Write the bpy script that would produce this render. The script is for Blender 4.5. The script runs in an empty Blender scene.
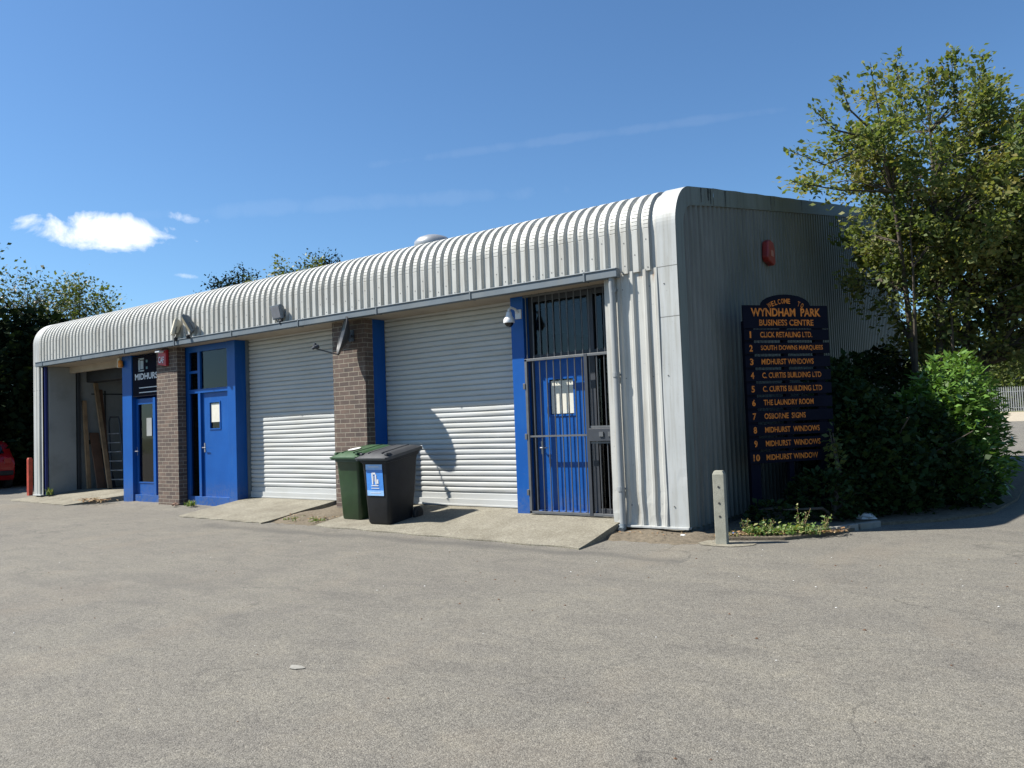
import bpy, math, random
import numpy as np
from mathutils import Vector, Matrix
random.seed(7); rng = np.random.default_rng(11)
PI = math.pi; R = math.radians
scene = bpy.context.scene
COL = scene.collection

# ------------------------------------------------------------------ materials
def new_mat(name):
    m = bpy.data.materials.new(name); m.use_nodes = True
    nt = m.node_tree; b = nt.nodes['Principled BSDF']
    return m, nt, b
def N(nt, t, **kw):
    n = nt.nodes.new(t)
    for k, v in kw.items():
        if k in n.inputs.keys() if hasattr(n.inputs, 'keys') else False: n.inputs[k].default_value = v
        else: setattr(n, k, v)
    return n
def coords(nt, scale=(1, 1, 1), kind='Object'):
    tc = nt.nodes.new('ShaderNodeTexCoord'); mp = nt.nodes.new('ShaderNodeMapping')
    mp.inputs['Scale'].default_value = scale
    nt.links.new(tc.outputs[kind], mp.inputs['Vector']); return mp.outputs['Vector']
def noise(nt, vec, scale, detail=4, rough=.55, dist=0):
    n = nt.nodes.new('ShaderNodeTexNoise'); n.inputs['Scale'].default_value = scale
    n.inputs['Detail'].default_value = detail; n.inputs['Roughness'].default_value = rough
    n.inputs['Distortion'].default_value = dist
    nt.links.new(vec, n.inputs['Vector']); return n.outputs['Fac']
def ramp(nt, fac, stops):
    r = nt.nodes.new('ShaderNodeValToRGB'); e = r.color_ramp.elements
    while len(e) < len(stops): e.new(.5)
    for i, (p, c) in enumerate(stops):
        e[i].position = p; e[i].color = (c if len(c) == 4 else (*c, 1)) if hasattr(c, '__len__') else (c, c, c, 1)
    nt.links.new(fac, r.inputs['Fac']); return r.outputs['Color']
def mix(nt, a, b, fac, mode='MIX'):
    m = nt.nodes.new('ShaderNodeMix'); m.data_type = 'RGBA'; m.blend_type = mode
    for s, v in ((6, a), (7, b)):
        if isinstance(v, bpy.types.NodeSocket): nt.links.new(v, m.inputs[s])
        else: m.inputs[s].default_value = (*v, 1) if len(v) == 3 else v
    if isinstance(fac, bpy.types.NodeSocket): nt.links.new(fac, m.inputs[0])
    else: m.inputs[0].default_value = fac
    return m.outputs[2]
def math_n(nt, op, a, b=None, c=None):
    m = nt.nodes.new('ShaderNodeMath'); m.operation = op
    for i, v in enumerate((a, b, c)):
        if v is None: continue
        if isinstance(v, bpy.types.NodeSocket): nt.links.new(v, m.inputs[i])
        else: m.inputs[i].default_value = v
    return m.outputs[0]
def bump(nt, b, h, strength=.3, dist=.01):
    n = nt.nodes.new('ShaderNodeBump'); n.inputs['Strength'].default_value = strength
    n.inputs['Distance'].default_value = dist
    nt.links.new(h, n.inputs['Height']); nt.links.new(n.outputs['Normal'], b.inputs['Normal'])
K = .83
def fin(nt, b, c):
    nt.links.new(mix(nt, c, (K, K, K), 1.0, 'MULTIPLY'), b.inputs['Base Color'])
def scale_col(c, k): return tuple(min(1, x*k) for x in c[:3])
def pm(name, base, rough=.6, var=.15, ns=4, bs=60, bstr=.15, metal=0, spec=.5, dirt=None, dirt_amt=.5, dscale=(1, 1, 1)):
    m, nt, b = new_mat(name)
    v = coords(nt)
    f = noise(nt, v, ns, 5)
    col = ramp(nt, f, [(.3, scale_col(base, 1-var)), (.7, scale_col(base, 1+var))])
    if dirt:
        v2 = coords(nt, dscale)
        d = noise(nt, v2, 2.2, 6, .6)
        dm = ramp(nt, d, [(.48, 0.0), (.72, dirt_amt)])
        col = mix(nt, col, dirt, dm)
    fin(nt, b, col)
    b.inputs['Roughness'].default_value = rough; b.inputs['Metallic'].default_value = metal
    b.inputs['Specular IOR Level'].default_value = spec
    if bstr: bump(nt, b, noise(nt, v, bs, 3), bstr, .004)
    return m

M = {}
def build_cladding(name, base, streak, algae=False, rust=False):
    m, nt, b = new_mat(name)
    v = coords(nt); sep = nt.nodes.new('ShaderNodeSeparateXYZ'); nt.links.new(v, sep.inputs[0])
    f = noise(nt, v, 1.3, 5)
    col = ramp(nt, f, [(.3, scale_col(base, .9)), (.7, scale_col(base, 1.06))])
    vs = coords(nt, (9, 9, .5))
    s = noise(nt, vs, 1.6, 6, .65)
    col = mix(nt, col, streak, ramp(nt, s, [(.47, 0.0), (.74, .72)]))
    sp = noise(nt, v, 38, 3, .6)
    col = mix(nt, col, scale_col(streak, .6), ramp(nt, sp, [(.66, 0.0), (.74, .5)]))
    if rust:   # rust weeping from the sheet overlap
        zz = math_n(nt, 'SUBTRACT', sep.outputs[2], 3.13)
        band = math_n(nt, 'SUBTRACT', 1, math_n(nt, 'MULTIPLY', math_n(nt, 'ABSOLUTE', zz), 9.0))
        band = math_n(nt, 'MAXIMUM', band, 0)
        xr = math_n(nt, 'GREATER_THAN', sep.outputs[0], -1.0)
        vr = coords(nt, (14, 14, 1.5)); rn = noise(nt, vr, 1.0, 5, .7)
        rf = math_n(nt, 'MULTIPLY', math_n(nt, 'MULTIPLY', band, xr), ramp(nt, rn, [(.5, 0.0), (.62, 1.0)]))
        col = mix(nt, col, (.30, .17, .08), math_n(nt, 'MULTIPLY', rf, .75))
    if algae:
        va = coords(nt, (1, .12, .12)); ya = math_n(nt, 'MULTIPLY_ADD', sep.outputs[1], .13, -.17)
        an = noise(nt, v, .8, 5)
        af = math_n(nt, 'MAXIMUM', math_n(nt, 'MINIMUM', math_n(nt, 'MULTIPLY', math_n(nt, 'ADD', ya, an), .9), .85), 0.0)
        af = math_n(nt, 'MULTIPLY', af, .8)
        col = mix(nt, col, (.055, .062, .038), af)
    if 'corner' in name: col = _joint(nt, v, col)
    fin(nt, b, col)
    b.inputs['Roughness'].default_value = .55
    bump(nt, b, noise(nt, v, 3, 3), .12, .01)
    return m
def _joint(nt, v, col):
    sp_ = nt.nodes.new('ShaderNodeSeparateXYZ'); nt.links.new(v, sp_.inputs[0])
    for z in (3.205, 2.60):
        d_ = math_n(nt, 'LESS_THAN', math_n(nt, 'ABSOLUTE', math_n(nt, 'SUBTRACT', sp_.outputs[2], z)), .006)
        col = mix(nt, col, (.10, .10, .09), math_n(nt, 'MULTIPLY', d_, .8))
    return col
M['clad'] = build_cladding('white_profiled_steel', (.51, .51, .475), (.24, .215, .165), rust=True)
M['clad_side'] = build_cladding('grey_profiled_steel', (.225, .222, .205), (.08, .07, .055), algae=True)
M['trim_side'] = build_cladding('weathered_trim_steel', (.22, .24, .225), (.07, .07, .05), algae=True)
M['flash'] = build_cladding('corner_flashing_steel', (.455, .47, .46), (.27, .26, .22))
M['shutter'] = pm('shutter_steel', (.50, .51, .495), .6, .05, 1.2, 80, .05, dirt=(.42, .40, .33), dirt_amt=.4, dscale=(.6, .6, 2.5))
def blue_mat():
    m, nt, b = new_mat('blue_gloss_paint'); v = coords(nt)
    c = ramp(nt, noise(nt, v, 1.7, 6, .6), [(.3, (.0012, .072, .31)), (.7, (.003, .092, .375))])
    c = mix(nt, c, (.03, .13, .36), ramp(nt, noise(nt, coords(nt, (3, 3, .5)), 2.4, 6, .65), [(.52, 0.0), (.76, .4)]))
    sp = nt.nodes.new('ShaderNodeSeparateXYZ'); nt.links.new(v, sp.inputs[0])
    low = math_n(nt, 'MAXIMUM', math_n(nt, 'SUBTRACT', 1, math_n(nt, 'MULTIPLY', sp.outputs[2], 1.9)), 0)
    c = mix(nt, c, (.15, .16, .17), math_n(nt, 'MULTIPLY', low, ramp(nt, noise(nt, v, 16, 7, .75), [(.40, 0.0), (.66, .75)])))
    c = mix(nt, c, (.25, .26, .26), ramp(nt, noise(nt, v, 31, 4, .6), [(.70, 0.0), (.74, .6)]))
    fin(nt, b, c); b.inputs['Roughness'].default_value = .42; b.inputs['Specular IOR Level'].default_value = .3
    bump(nt, b, noise(nt, v, 35, 3), .06, .004); return m
M['blue'] = blue_mat()
M['blue_dark'] = pm('navy_paint', (.02, .03, .16), .45, .1, 2, 40, .04)
M['gutter'] = pm('grey_gutter', (.12, .15, .175), .6, .15, 3, 60, .1, dirt=(.18, .19, .18), dirt_amt=.5)
M['pipe'] = pm('grey_drainpipe', (.27, .285, .29), .45, .1, 3, 60, .05, dirt=(.2, .2, .18), dirt_amt=.4)
M['soffit'] = pm('soffit_board', (.42, .36, .28), .75, .12, 2, 60, .1)
M['steel'] = pm('galvanised_bar', (.13, .135, .14), .5, .15, 8, 60, .05, metal=.3)
M['steel_dark'] = pm('dark_gate_steel', (.035, .04, .05), .5, .15, 8, 60, .05)
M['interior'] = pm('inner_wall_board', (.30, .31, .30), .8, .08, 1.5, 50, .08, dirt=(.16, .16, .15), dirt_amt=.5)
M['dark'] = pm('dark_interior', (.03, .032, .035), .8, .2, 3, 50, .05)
M['black_plastic'] = pm('black_plastic', (.012, .013, .016), .5, .25, 7, 220, .08, spec=.3, dirt=(.035, .034, .03), dirt_amt=.4)
M['green_plastic'] = pm('green_plastic', (.014, .042, .012), .42, .2, 6, 220, .08, dirt=(.05, .07, .035), dirt_amt=.5)
M['green_lid'] = pm('faded_green_lid', (.04, .09, .04), .45, .15, 6, 220, .08)
M['black_lid'] = pm('faded_black_lid', (.05, .052, .056), .5, .15, 6, 220, .08)
M['rubber'] = pm('rubber', (.014, .014, .014), .8, .2, 20, 100, .2)
M['white'] = pm('white_print', (.72, .74, .76), .5, .05, 5, 50, 0)
M['paper'] = pm('paper_notice', (.70, .68, .58), .7, .06, 12, 50, 0)
M['sticker'] = pm('blue_sticker', (.06, .26, .72), .4, .15, 14, 50, 0)
M['pale_sticker'] = pm('pale_blue_sticker', (.30, .52, .85), .4, .15, 14, 50, 0)
M['sign_board'] = pm('navy_sign_paint', (.006, .007, .016), .85, .2, 4, 60, .05, spec=.1)
M['letter_orange'] = pm('orange_lettering', (.75, .22, .018), .75, .2, 9, 60, 0, dirt=(.10, .04, .02), dirt_amt=.75, dscale=(7, 7, 7))
M['letter_orange_dull'] = pm('faded_orange_lettering', (.42, .13, .02), .6, .2, 9, 60, 0)
M['timber_post'] = pm('grey_sign_post', (.10, .10, .12), .7, .2, 6, 60, .2)
M['wood'] = pm('sawn_timber', (.30, .19, .10), .75, .25, 5, 50, .2, dirt=(.14, .09, .05), dirt_amt=.6, dscale=(6, 6, .6))
M['brown_board'] = pm('brown_board', (.16, .08, .045), .7, .2, 3, 50, .1)
M['alarm_red'] = pm('red_alarm_case', (.42, .018, .03), .4, .12, 8, 60, 0)
M['alarm_side_red'] = pm('faded_red_alarm_case', (.27, .025, .018), .45, .2, 8, 60, 0)
M['cream'] = pm('cream_case', (.62, .58, .46), .5, .08, 8, 60, .05)
M['camera_white'] = pm('white_camera_case', (.75, .76, .77), .35, .04, 8, 60, 0)
M['red_paint'] = pm('rusty_red_paint', (.40, .055, .03), .6, .3, 12, 90, .2)
M['car_paint'] = pm('red_car_paint', (.38, .008, .012), .25, .05, 3, 60, 0)
M['lamp_red'] = pm('red_lamp_lens', (.35, .01, .01), .2, .05, 3, 60, 0)
M['orange_lamp'] = pm('amber_lens', (.75, .27, .03), .3, .15, 6, 60, 0)
M['aluminium'] = pm('aluminium', (.42, .43, .45), .4, .1, 6, 60, .03, metal=.6)
M['vent_metal'] = pm('ventilator_aluminium', (.36, .375, .39), .38, .1, 6, 60, .05, metal=.35)
M['screw'] = pm('screw_cap', (.10, .10, .10), .6, .3, 20, 60, 0)
M['litter_white'] = pm('pale_litter', (.62, .62, .60), .7, .1, 20, 60, .1)
M['litter_blue'] = pm('blue_litter', (.05, .13, .38), .5, .1, 20, 60, .1)
M['stone'] = pm('kerb_stone', (.26, .25, .22), .85, .2, 9, 80, .4, dirt=(.12, .12, .08), dirt_amt=.6)
M['lens'] = pm('black_lens', (.01, .01, .012), .12, .1, 6, 60, 0)
M['flood_glass'] = pm('floodlight_glass', (.16, .17, .2), .2, .1, 6, 60, 0)
M['flood_cream'] = pm('floodlight_reflector', (.46, .40, .28), .45, .12, 10, 60, 0)

def concrete_post_mat():
    m, nt, b = new_mat('cast_concrete'); v = coords(nt)
    c = ramp(nt, noise(nt, v, 9, 8, .7), [(.3, (.25, .245, .195)), (.7, (.38, .37, .30))])
    c = mix(nt, c, (.16, .16, .13), ramp(nt, noise(nt, v, 60, 3), [(.6, 0.0), (.7, .6)]))
    fin(nt, b, c); b.inputs['Roughness'].default_value = .9
    bump(nt, b, noise(nt, v, 90, 4), .5, .004); return m
M['concrete_post'] = concrete_post_mat()

def brick_mat():
    m, nt, b = new_mat('brown_brick')
    tc = nt.nodes.new('ShaderNodeTexCoord'); sp = nt.nodes.new('ShaderNodeSeparateXYZ'); cb = nt.nodes.new('ShaderNodeCombineXYZ')
    nt.links.new(tc.outputs['Object'], sp.inputs[0])
    nt.links.new(math_n(nt, 'ADD', sp.outputs[0], sp.outputs[1]), cb.inputs[0]); nt.links.new(sp.outputs[2], cb.inputs[1])
    br = nt.nodes.new('ShaderNodeTexBrick'); nt.links.new(cb.outputs[0], br.inputs['Vector'])
    br.inputs['Scale'].default_value = 1; br.inputs['Brick Width'].default_value = .225; br.inputs['Row Height'].default_value = .075
    br.inputs['Mortar Size'].default_value = .007; br.inputs['Mortar Smooth'].default_value = .3; br.inputs['Bias'].default_value = 0
    br.inputs['Color1'].default_value = (.15, .105, .083, 1); br.inputs['Color2'].default_value = (.085, .062, .054, 1)
    br.inputs['Mortar'].default_value = (.28, .25, .20, 1)
    v = tc.outputs['Object']
    c = mix(nt, br.outputs['Color'], ramp(nt, noise(nt, v, 6, 7, .7), [(.3, (.7, .7, .7)), (.7, (1.25, 1.2, 1.15))]), .8, 'MULTIPLY')
    fin(nt, b, c); b.inputs['Roughness'].default_value = .9
    h = math_n(nt, 'ADD', math_n(nt, 'MULTIPLY', br.outputs['Fac'], -1.0), math_n(nt, 'MULTIPLY', noise(nt, v, 70, 4), .4))
    bump(nt, b, h, .8, .008); return m
M['brick'] = brick_mat()

def glass_mat(name, tint, rough=.04, refl=1.0, alpha=.55):
    m, nt, b = new_mat(name)
    nt.nodes.remove(b)
    out = [n for n in nt.nodes if n.type == 'OUTPUT_MATERIAL'][0]
    tr = nt.nodes.new('ShaderNodeBsdfTransparent'); tr.inputs[0].default_value = (*tint, 1)
    gl = nt.nodes.new('ShaderNodeBsdfGlossy'); gl.inputs['Roughness'].default_value = rough
    v = coords(nt); bn = nt.nodes.new('ShaderNodeBump'); bn.inputs['Strength'].default_value = .05
    nt.links.new(noise(nt, v, 1.5, 2), bn.inputs['Height']); nt.links.new(bn.outputs[0], gl.inputs['Normal'])
    fr = nt.nodes.new('ShaderNodeFresnel'); fr.inputs['IOR'].default_value = 1.45
    mx = nt.nodes.new('ShaderNodeMixShader')
    nt.links.new(math_n(nt, 'MULTIPLY', fr.outputs[0], refl), mx.inputs[0])
    nt.links.new(tr.outputs[0], mx.inputs[1]); nt.links.new(gl.outputs[0], mx.inputs[2])
    nt.links.new(mx.outputs[0], out.inputs['Surface']); return m
M['glass'] = glass_mat('window_glass', (.45, .5, .52))
M['car_glass'] = glass_mat('dark_car_glass', (.1, .1, .1))

def leaf_mat(name, cols, trans=.35, rough=.45, spec=.5):
    m, nt, b = new_mat(name)
    out = [n for n in nt.nodes if n.type == 'OUTPUT_MATERIAL'][0]
    at = nt.nodes.new('ShaderNodeAttribute'); at.attribute_name = 'leaf_tone'
    col = ramp(nt, at.outputs['Fac'], [(i/(len(cols)-1), c) for i, c in enumerate(cols)])
    b.inputs['Roughness'].default_value = rough; b.inputs['Specular IOR Level'].default_value = spec
    nt.links.new(col, b.inputs['Base Color'])
    t = nt.nodes.new('ShaderNodeBsdfTranslucent')
    nt.links.new(mix(nt, col, (.9, 1.0, .35), .35, 'MIX') if False else mix(nt, col, (1.3, 1.35, .6), 1.0, 'MULTIPLY'), t.inputs[0])
    mx = nt.nodes.new('ShaderNodeMixShader'); mx.inputs[0].default_value = trans
    nt.links.new(b.outputs[0], mx.inputs[1]); nt.links.new(t.outputs[0], mx.inputs[2])
    nt.links.new(mx.outputs[0], out.inputs['Surface']); return m
M['leaf_tree'] = leaf_mat('thorn_tree_leaves', [(.045, .07, .022), (.085, .12, .036), (.135, .165, .055), (.20, .20, .07), (.24, .20, .07)], .42, .6, .25)
M['leaf_laurel'] = leaf_mat('laurel_leaves', [(.05, .11, .02), (.095, .185, .035), (.16, .27, .065)], .22, .26, 1.0)
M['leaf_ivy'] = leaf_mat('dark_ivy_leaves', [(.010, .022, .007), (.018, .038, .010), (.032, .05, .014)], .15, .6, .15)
M['leaf_dark'] = leaf_mat('dark_conifer_leaves', [(.007, .013, .006), (.012, .022, .009), (.022, .032, .012)], .1, .9, .04)
M['leaf_mid'] = leaf_mat('hedge_leaves', [(.05, .075, .025), (.09, .12, .035), (.15, .16, .05)], .3, .6, .3)
M['leaf_sparse'] = leaf_mat('thin_ash_leaves', [(.03, .045, .018), (.05, .075, .024), (.10, .10, .035)], .3, .5)
M['leaf_yellow'] = leaf_mat('yellowing_leaves', [(.04, .06, .012), (.08, .10, .018), (.17, .165, .025)], .35, .5)
M['bark'] = pm('bark', (.075, .06, .045), .9, .3, 8, 40, .6)
M['grass'] = leaf_mat('weed_grass', [(.05, .11, .02), (.11, .19, .04), (.30, .27, .12)], .3, .6)
M['dead_leaf'] = leaf_mat('dead_leaf_litter', [(.10, .05, .025), (.22, .12, .05), (.35, .26, .14)], .1, .8)

def asphalt_mat():
    m, nt, b = new_mat('worn_asphalt'); v = coords(nt)
    # aggregate: pale and dark chippings
    vo = nt.nodes.new('ShaderNodeTexVoronoi'); vo.inputs['Scale'].default_value = 150; nt.links.new(v, vo.inputs['Vector'])
    sepc = nt.nodes.new('ShaderNodeSeparateColor'); nt.links.new(vo.outputs['Color'], sepc.inputs[0])
    agg = ramp(nt, sepc.outputs[0], [(0, (.105, .10, .088)), (.25, (.165, .158, .138)), (.7, (.20, .192, .168)), (1, (.275, .265, .235))])
    agg = mix(nt, agg, (.075, .07, .065), ramp(nt, vo.outputs['Distance'], [(.55, 0.0), (.9, .5)]))
    n2 = noise(nt, v, 28, 6, .7)
    c = mix(nt, agg, ramp(nt, n2, [(.3, (.76, .76, .76)), (.7, (1.18, 1.17, 1.14))]), 1, 'MULTIPLY')
    n3 = noise(nt, v, .55, 6, .62, .6)
    c = mix(nt, c, ramp(nt, n3, [(.32, (.91, .91, .92)), (.68, (1.07, 1.07, 1.05))]), 1, 'MULTIPLY')
    # mottled worn areas, long scuffs, hairline cracks
    nm = noise(nt, coords(nt, (1, 1.6, 1)), 2.3, 7, .68, .8)
    c = mix(nt, c, ramp(nt, nm, [(.34, (.86, .86, .87)), (.5, (1, 1, 1)), (.68, (1.10, 1.09, 1.06))]), 1, 'MULTIPLY')
    sc = noise(nt, coords(nt, (.5, 5.5, 1)), 1.1, 5, .6, .5)
    c = mix(nt, c, (.30, .285, .25), ramp(nt, sc, [(.62, 0.0), (.72, .22)]))
    ck = nt.nodes.new('ShaderNodeTexVoronoi'); ck.feature = 'DISTANCE_TO_EDGE'; ck.inputs['Scale'].default_value = .42
    dvv = nt.nodes.new('ShaderNodeVectorMath'); dvv.operation = 'ADD'; nt.links.new(v, dvv.inputs[0])
    nn = nt.nodes.new('ShaderNodeTexNoise'); nn.inputs['Scale'].default_value = 1.8; nn.inputs['Detail'].default_value = 7; nt.links.new(v, nn.inputs['Vector']); nt.links.new(nn.outputs['Color'], dvv.inputs[1]); nt.links.new(dvv.outputs[0], ck.inputs['Vector'])
    ckm = math_n(nt, 'MULTIPLY', ramp(nt, ck.outputs['Distance'], [(.0, .55), (.006, 0.0)]), ramp(nt, noise(nt, v, .5, 2), [(.50, 0.0), (.60, 1.0)]))
    c = mix(nt, c, (.05, .048, .043), ckm)
    # sandy dust drifted near the right-hand lane
    n4 = noise(nt, coords(nt, (1, .55, 1)), .75, 6, .65, .3)
    c = mix(nt, c, (.27, .225, .165), ramp(nt, n4, [(.54, 0.0), (.72, .22)]))
    # tyre-polished arcs
    w = nt.nodes.new('ShaderNodeTexNoise'); w.inputs['Scale'].default_value = .5; w.inputs['Detail'].default_value = 5
    nt.links.new(coords(nt, (.25, 2.6, 1)), w.inputs['Vector'])
    c = mix(nt, c, (.10, .098, .092), ramp(nt, w.outputs['Fac'], [(.54, 0.0), (.68, .18)]))
    # oil spots
    c = mix(nt, c, (.05, .048, .045), ramp(nt, noise(nt, v, 3.1, 3, .4), [(.73, 0.0), (.78, .5)]))
    # darker strip along the foot of the aprons
    sp = nt.nodes.new('ShaderNodeSeparateXYZ'); nt.links.new(v, sp.inputs[0])
    yy = math_n(nt, 'ADD', sp.outputs[1], math_n(nt, 'MULTIPLY_ADD', noise(nt, v, .7, 5), .9, 1.08))
    st = math_n(nt, 'MAXIMUM', math_n(nt, 'SUBTRACT', 1, math_n(nt, 'MULTIPLY', math_n(nt, 'ABSOLUTE', yy), 4.5)), 0)
    xs = math_n(nt, 'MULTIPLY', math_n(nt, 'GREATER_THAN', sp.outputs[0], -7.5), math_n(nt, 'LESS_THAN', sp.outputs[0], .6))
    c = mix(nt, c, (.085, .083, .078), math_n(nt, 'MULTIPLY', math_n(nt, 'MULTIPLY', st, xs), .6))
    c = mix(nt, c, (1.0, .975, .952), 1.0, 'MULTIPLY')
    fin(nt, b, c); b.inputs['Roughness'].default_value = .88
    b.inputs['Specular IOR Level'].default_value = .3
    h = math_n(nt, 'ADD', math_n(nt, 'MULTIPLY', vo.outputs['Distance'], -1.0), math_n(nt, 'MULTIPLY', n2, .8))
    bump(nt, b, h, .55, .006); return m
M['asphalt'] = asphalt_mat()
def apron_mat():
    m, nt, b = new_mat('ramp_concrete'); v = coords(nt)
    c = ramp(nt, noise(nt, v, 2.2, 8, .7), [(.3, (.165, .148, .112)), (.5, (.22, .203, .158)), (.72, (.275, .258, .208))])
    vo = nt.nodes.new('ShaderNodeTexVoronoi'); vo.inputs['Scale'].default_value = 70; nt.links.new(v, vo.inputs['Vector'])
    sc = nt.nodes.new('ShaderNodeSeparateColor'); nt.links.new(vo.outputs['Color'], sc.inputs[0])
    c = mix(nt, c, ramp(nt, sc.outputs[0], [(0, (.6, .58, .54)), (1, (1.25, 1.25, 1.22))]), .8, 'MULTIPLY')
    c = mix(nt, c, (.12, .11, .08), ramp(nt, noise(nt, v, 4.5, 7, .7), [(.58, 0.0), (.74, .55)]))
    fin(nt, b, c); b.inputs['Roughness'].default_value = .92
    bump(nt, b, noise(nt, v, 60, 6, .7), .5, .008); return m
M['apron'] = apron_mat()
def soil_mat(name, a, bb, s=14):
    m, nt, b = new_mat(name); v = coords(nt)
    c = ramp(nt, noise(nt, v, s, 8, .75), [(.3, a), (.7, bb)])
    fin(nt, b, c); b.inputs['Roughness'].default_value = .95
    bump(nt, b, noise(nt, v, 40, 6, .7), .8, .02); return m
M['soil'] = soil_mat('dry_soil', (.07, .055, .035), (.22, .18, .125), 18)
M['far_ground'] = soil_mat('sandy_ground', (.34, .29, .21), (.46, .40, .30), 1.2)
M['field'] = soil_mat('rough_grass', (.09, .11, .04), (.16, .17, .07), 1.5)

# ------------------------------------------------------------------ mesh helpers
class MB:
    def __init__(s): s.v = []; s.f = []
    def add(s, vs, fs):
        o = len(s.v); s.v += [tuple(p) for p in vs]; s.f += [tuple(i+o for i in f) for f in fs]; return s
    def box(s, x0, x1, y0, y1, z0, z1):
        x0, x1 = sorted((x0, x1)); y0, y1 = sorted((y0, y1)); z0, z1 = sorted((z0, z1))
        return s.add([(x0,y0,z0),(x1,y0,z0),(x1,y1,z0),(x0,y1,z0),(x0,y0,z1),(x1,y0,z1),(x1,y1,z1),(x0,y1,z1)],
              [(0,3,2,1),(4,5,6,7),(0,1,5,4),(1,2,6,5),(2,3,7,6),(3,0,4,7)])
    def obox(s, c, ax, ay, az):     # oriented box: centre + three half-vectors
        c, ax, ay, az = map(Vector, (c, ax, ay, az)); vs = []
        for k in (-1, 1):
            for (i, j) in ((-1,-1),(1,-1),(1,1),(-1,1)): vs.append(c+ax*i+ay*j+az*k)
        fs = [(0,3,2,1),(4,5,6,7),(0,1,5,4),(1,2,6,5),(2,3,7,6),(3,0,4,7)]
        if ax.cross(ay).dot(az) < 0: fs = [tuple(reversed(f)) for f in fs]
        return s.add(vs, fs)
    def tube(s, pts, rad, n=8, cap=True):
        pts = [Vector(p) for p in pts]; rad = rad if hasattr(rad, '__len__') else [rad]*len(pts)
        o = []; prev = None
        for i, p in enumerate(pts):
            d = (pts[min(i+1, len(pts)-1)]-pts[max(i-1, 0)])
            if d.length < 1e-9: d = Vector((0,0,1))
            d.normalize()
            if prev is None:
                a = d.cross(Vector((0,0,1)) if abs(d.z) < .9 else Vector((1,0,0))).normalized()
            else:
                a = (prev-d*prev.dot(d)).normalized()
            prev = a; b = d.cross(a)
            o.append([p+(a*math.cos(2*PI*k/n)+b*math.sin(2*PI*k/n))*rad[i] for k in range(n)])
        vs = [q for r in o for q in r]; fs = []
        for i in range(len(o)-1):
            for k in range(n): fs.append((i*n+k, i*n+(k+1)%n, (i+1)*n+(k+1)%n, (i+1)*n+k))
        if cap: fs += [tuple(range(n-1,-1,-1)), tuple((len(o)-1)*n+k for k in range(n))]
        return s.add(vs, fs)
    def grid(s, rows):
        n = len(rows[0]); vs = [p for r in rows for p in r]; fs = []
        for i in range(len(rows)-1):
            for k in range(n-1): fs.append((i*n+k, i*n+k+1, (i+1)*n+k+1, (i+1)*n+k))
        return s.add(vs, fs)
    def lathe(s, prof, c=(0,0,0), n=20, axis='z', M_=None):
        vs = []; 
        for r, h in prof:
            for k in range(n):
                a = 2*PI*k/n; p = Vector((r*math.cos(a), r*math.sin(a), h))
                if M_ is not None: p = M_ @ p
                elif axis == 'y': p = Vector((p.x, p.z, p.y))
                elif axis == 'x': p = Vector((p.z, p.x, p.y))
                vs.append(p+Vector(c))
        fs = []
        for i in range(len(prof)-1):
            for k in range(n): fs.append((i*n+k, i*n+(k+1)%n, (i+1)*n+(k+1)%n, (i+1)*n+k))
        fs += [tuple(range(n-1,-1,-1)), tuple((len(prof)-1)*n+k for k in range(n))]
        return s.add(vs, fs)
    def prism(s, poly, axis, a0, a1):    # poly of 2D points, extruded along axis
        def P(u, w, a): return {'x': (a,u,w), 'y': (u,a,w), 'z': (u,w,a)}[axis]
        n = len(poly); vs = [P(u,w,a0) for u,w in poly]+[P(u,w,a1) for u,w in poly]
        fs = [tuple(range(n)), tuple(range(2*n-1, n-1, -1))]+[(i, (i+1)%n+0, (i+1)%n+n, i+n) for i in range(n)]
        return s.add(vs, [tuple(reversed(f)) for f in fs])

def link(name, mesh, m=None, parent=None, smooth=False):
    o = bpy.data.objects.new(name, mesh); COL.objects.link(o)
    if m is not None: mesh.materials.append(m)
    if smooth: mesh.polygons.foreach_set('use_smooth', [True]*len(mesh.polygons))
    if parent is not None: o.parent = parent
    return o
def base_of(o):
    L = Vector((0,0,0))
    while o is not None: L += Vector(o.location); o = o.parent
    return L
def build(name, mb, m, parent=None, bevel=0, smooth=False, origin=None, label=None):
    """vertices are given in world space; the object sits at its parent's base (or at origin)"""
    me = bpy.data.meshes.new(name)
    if origin is None: origin = base_of(parent) if parent is not None else Vector((0,0,0))
    L = Vector(origin)
    me.from_pydata([tuple(Vector(v)-L) for v in mb.v], [], mb.f); me.update()
    import bmesh
    bm = bmesh.new(); bm.from_mesh(me); bmesh.ops.recalc_face_normals(bm, faces=bm.faces); bm.to_mesh(me); bm.free()
    o = link(name, me, m, parent, smooth)
    o.location = L-(base_of(parent) if parent is not None else Vector((0,0,0)))
    if bevel:
        b = o.modifiers.new('bevel', 'BEVEL'); b.width = bevel; b.segments = 2; b.limit_method = 'ANGLE'; b.angle_limit = R(40)
    if smooth:
        me.set_sharp_from_angle(angle=R(40))
    if label: o['label'] = label
    return o
def thing(name, label, cat, loc=(0,0,0), group=None):
    o = bpy.data.objects.new(name, None); COL.objects.link(o); o.location = loc; o.empty_display_size = .2
    o['label'] = label; o['category'] = cat
    if group: o['group'] = group
    return o
def tag(o, label, cat, group=None):
    o['label'] = label; o['category'] = cat
    if group: o['group'] = group
    return o
def struct(o, label=None):
    o['kind'] = 'structure'
    if label: o['label'] = label
    return o

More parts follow.
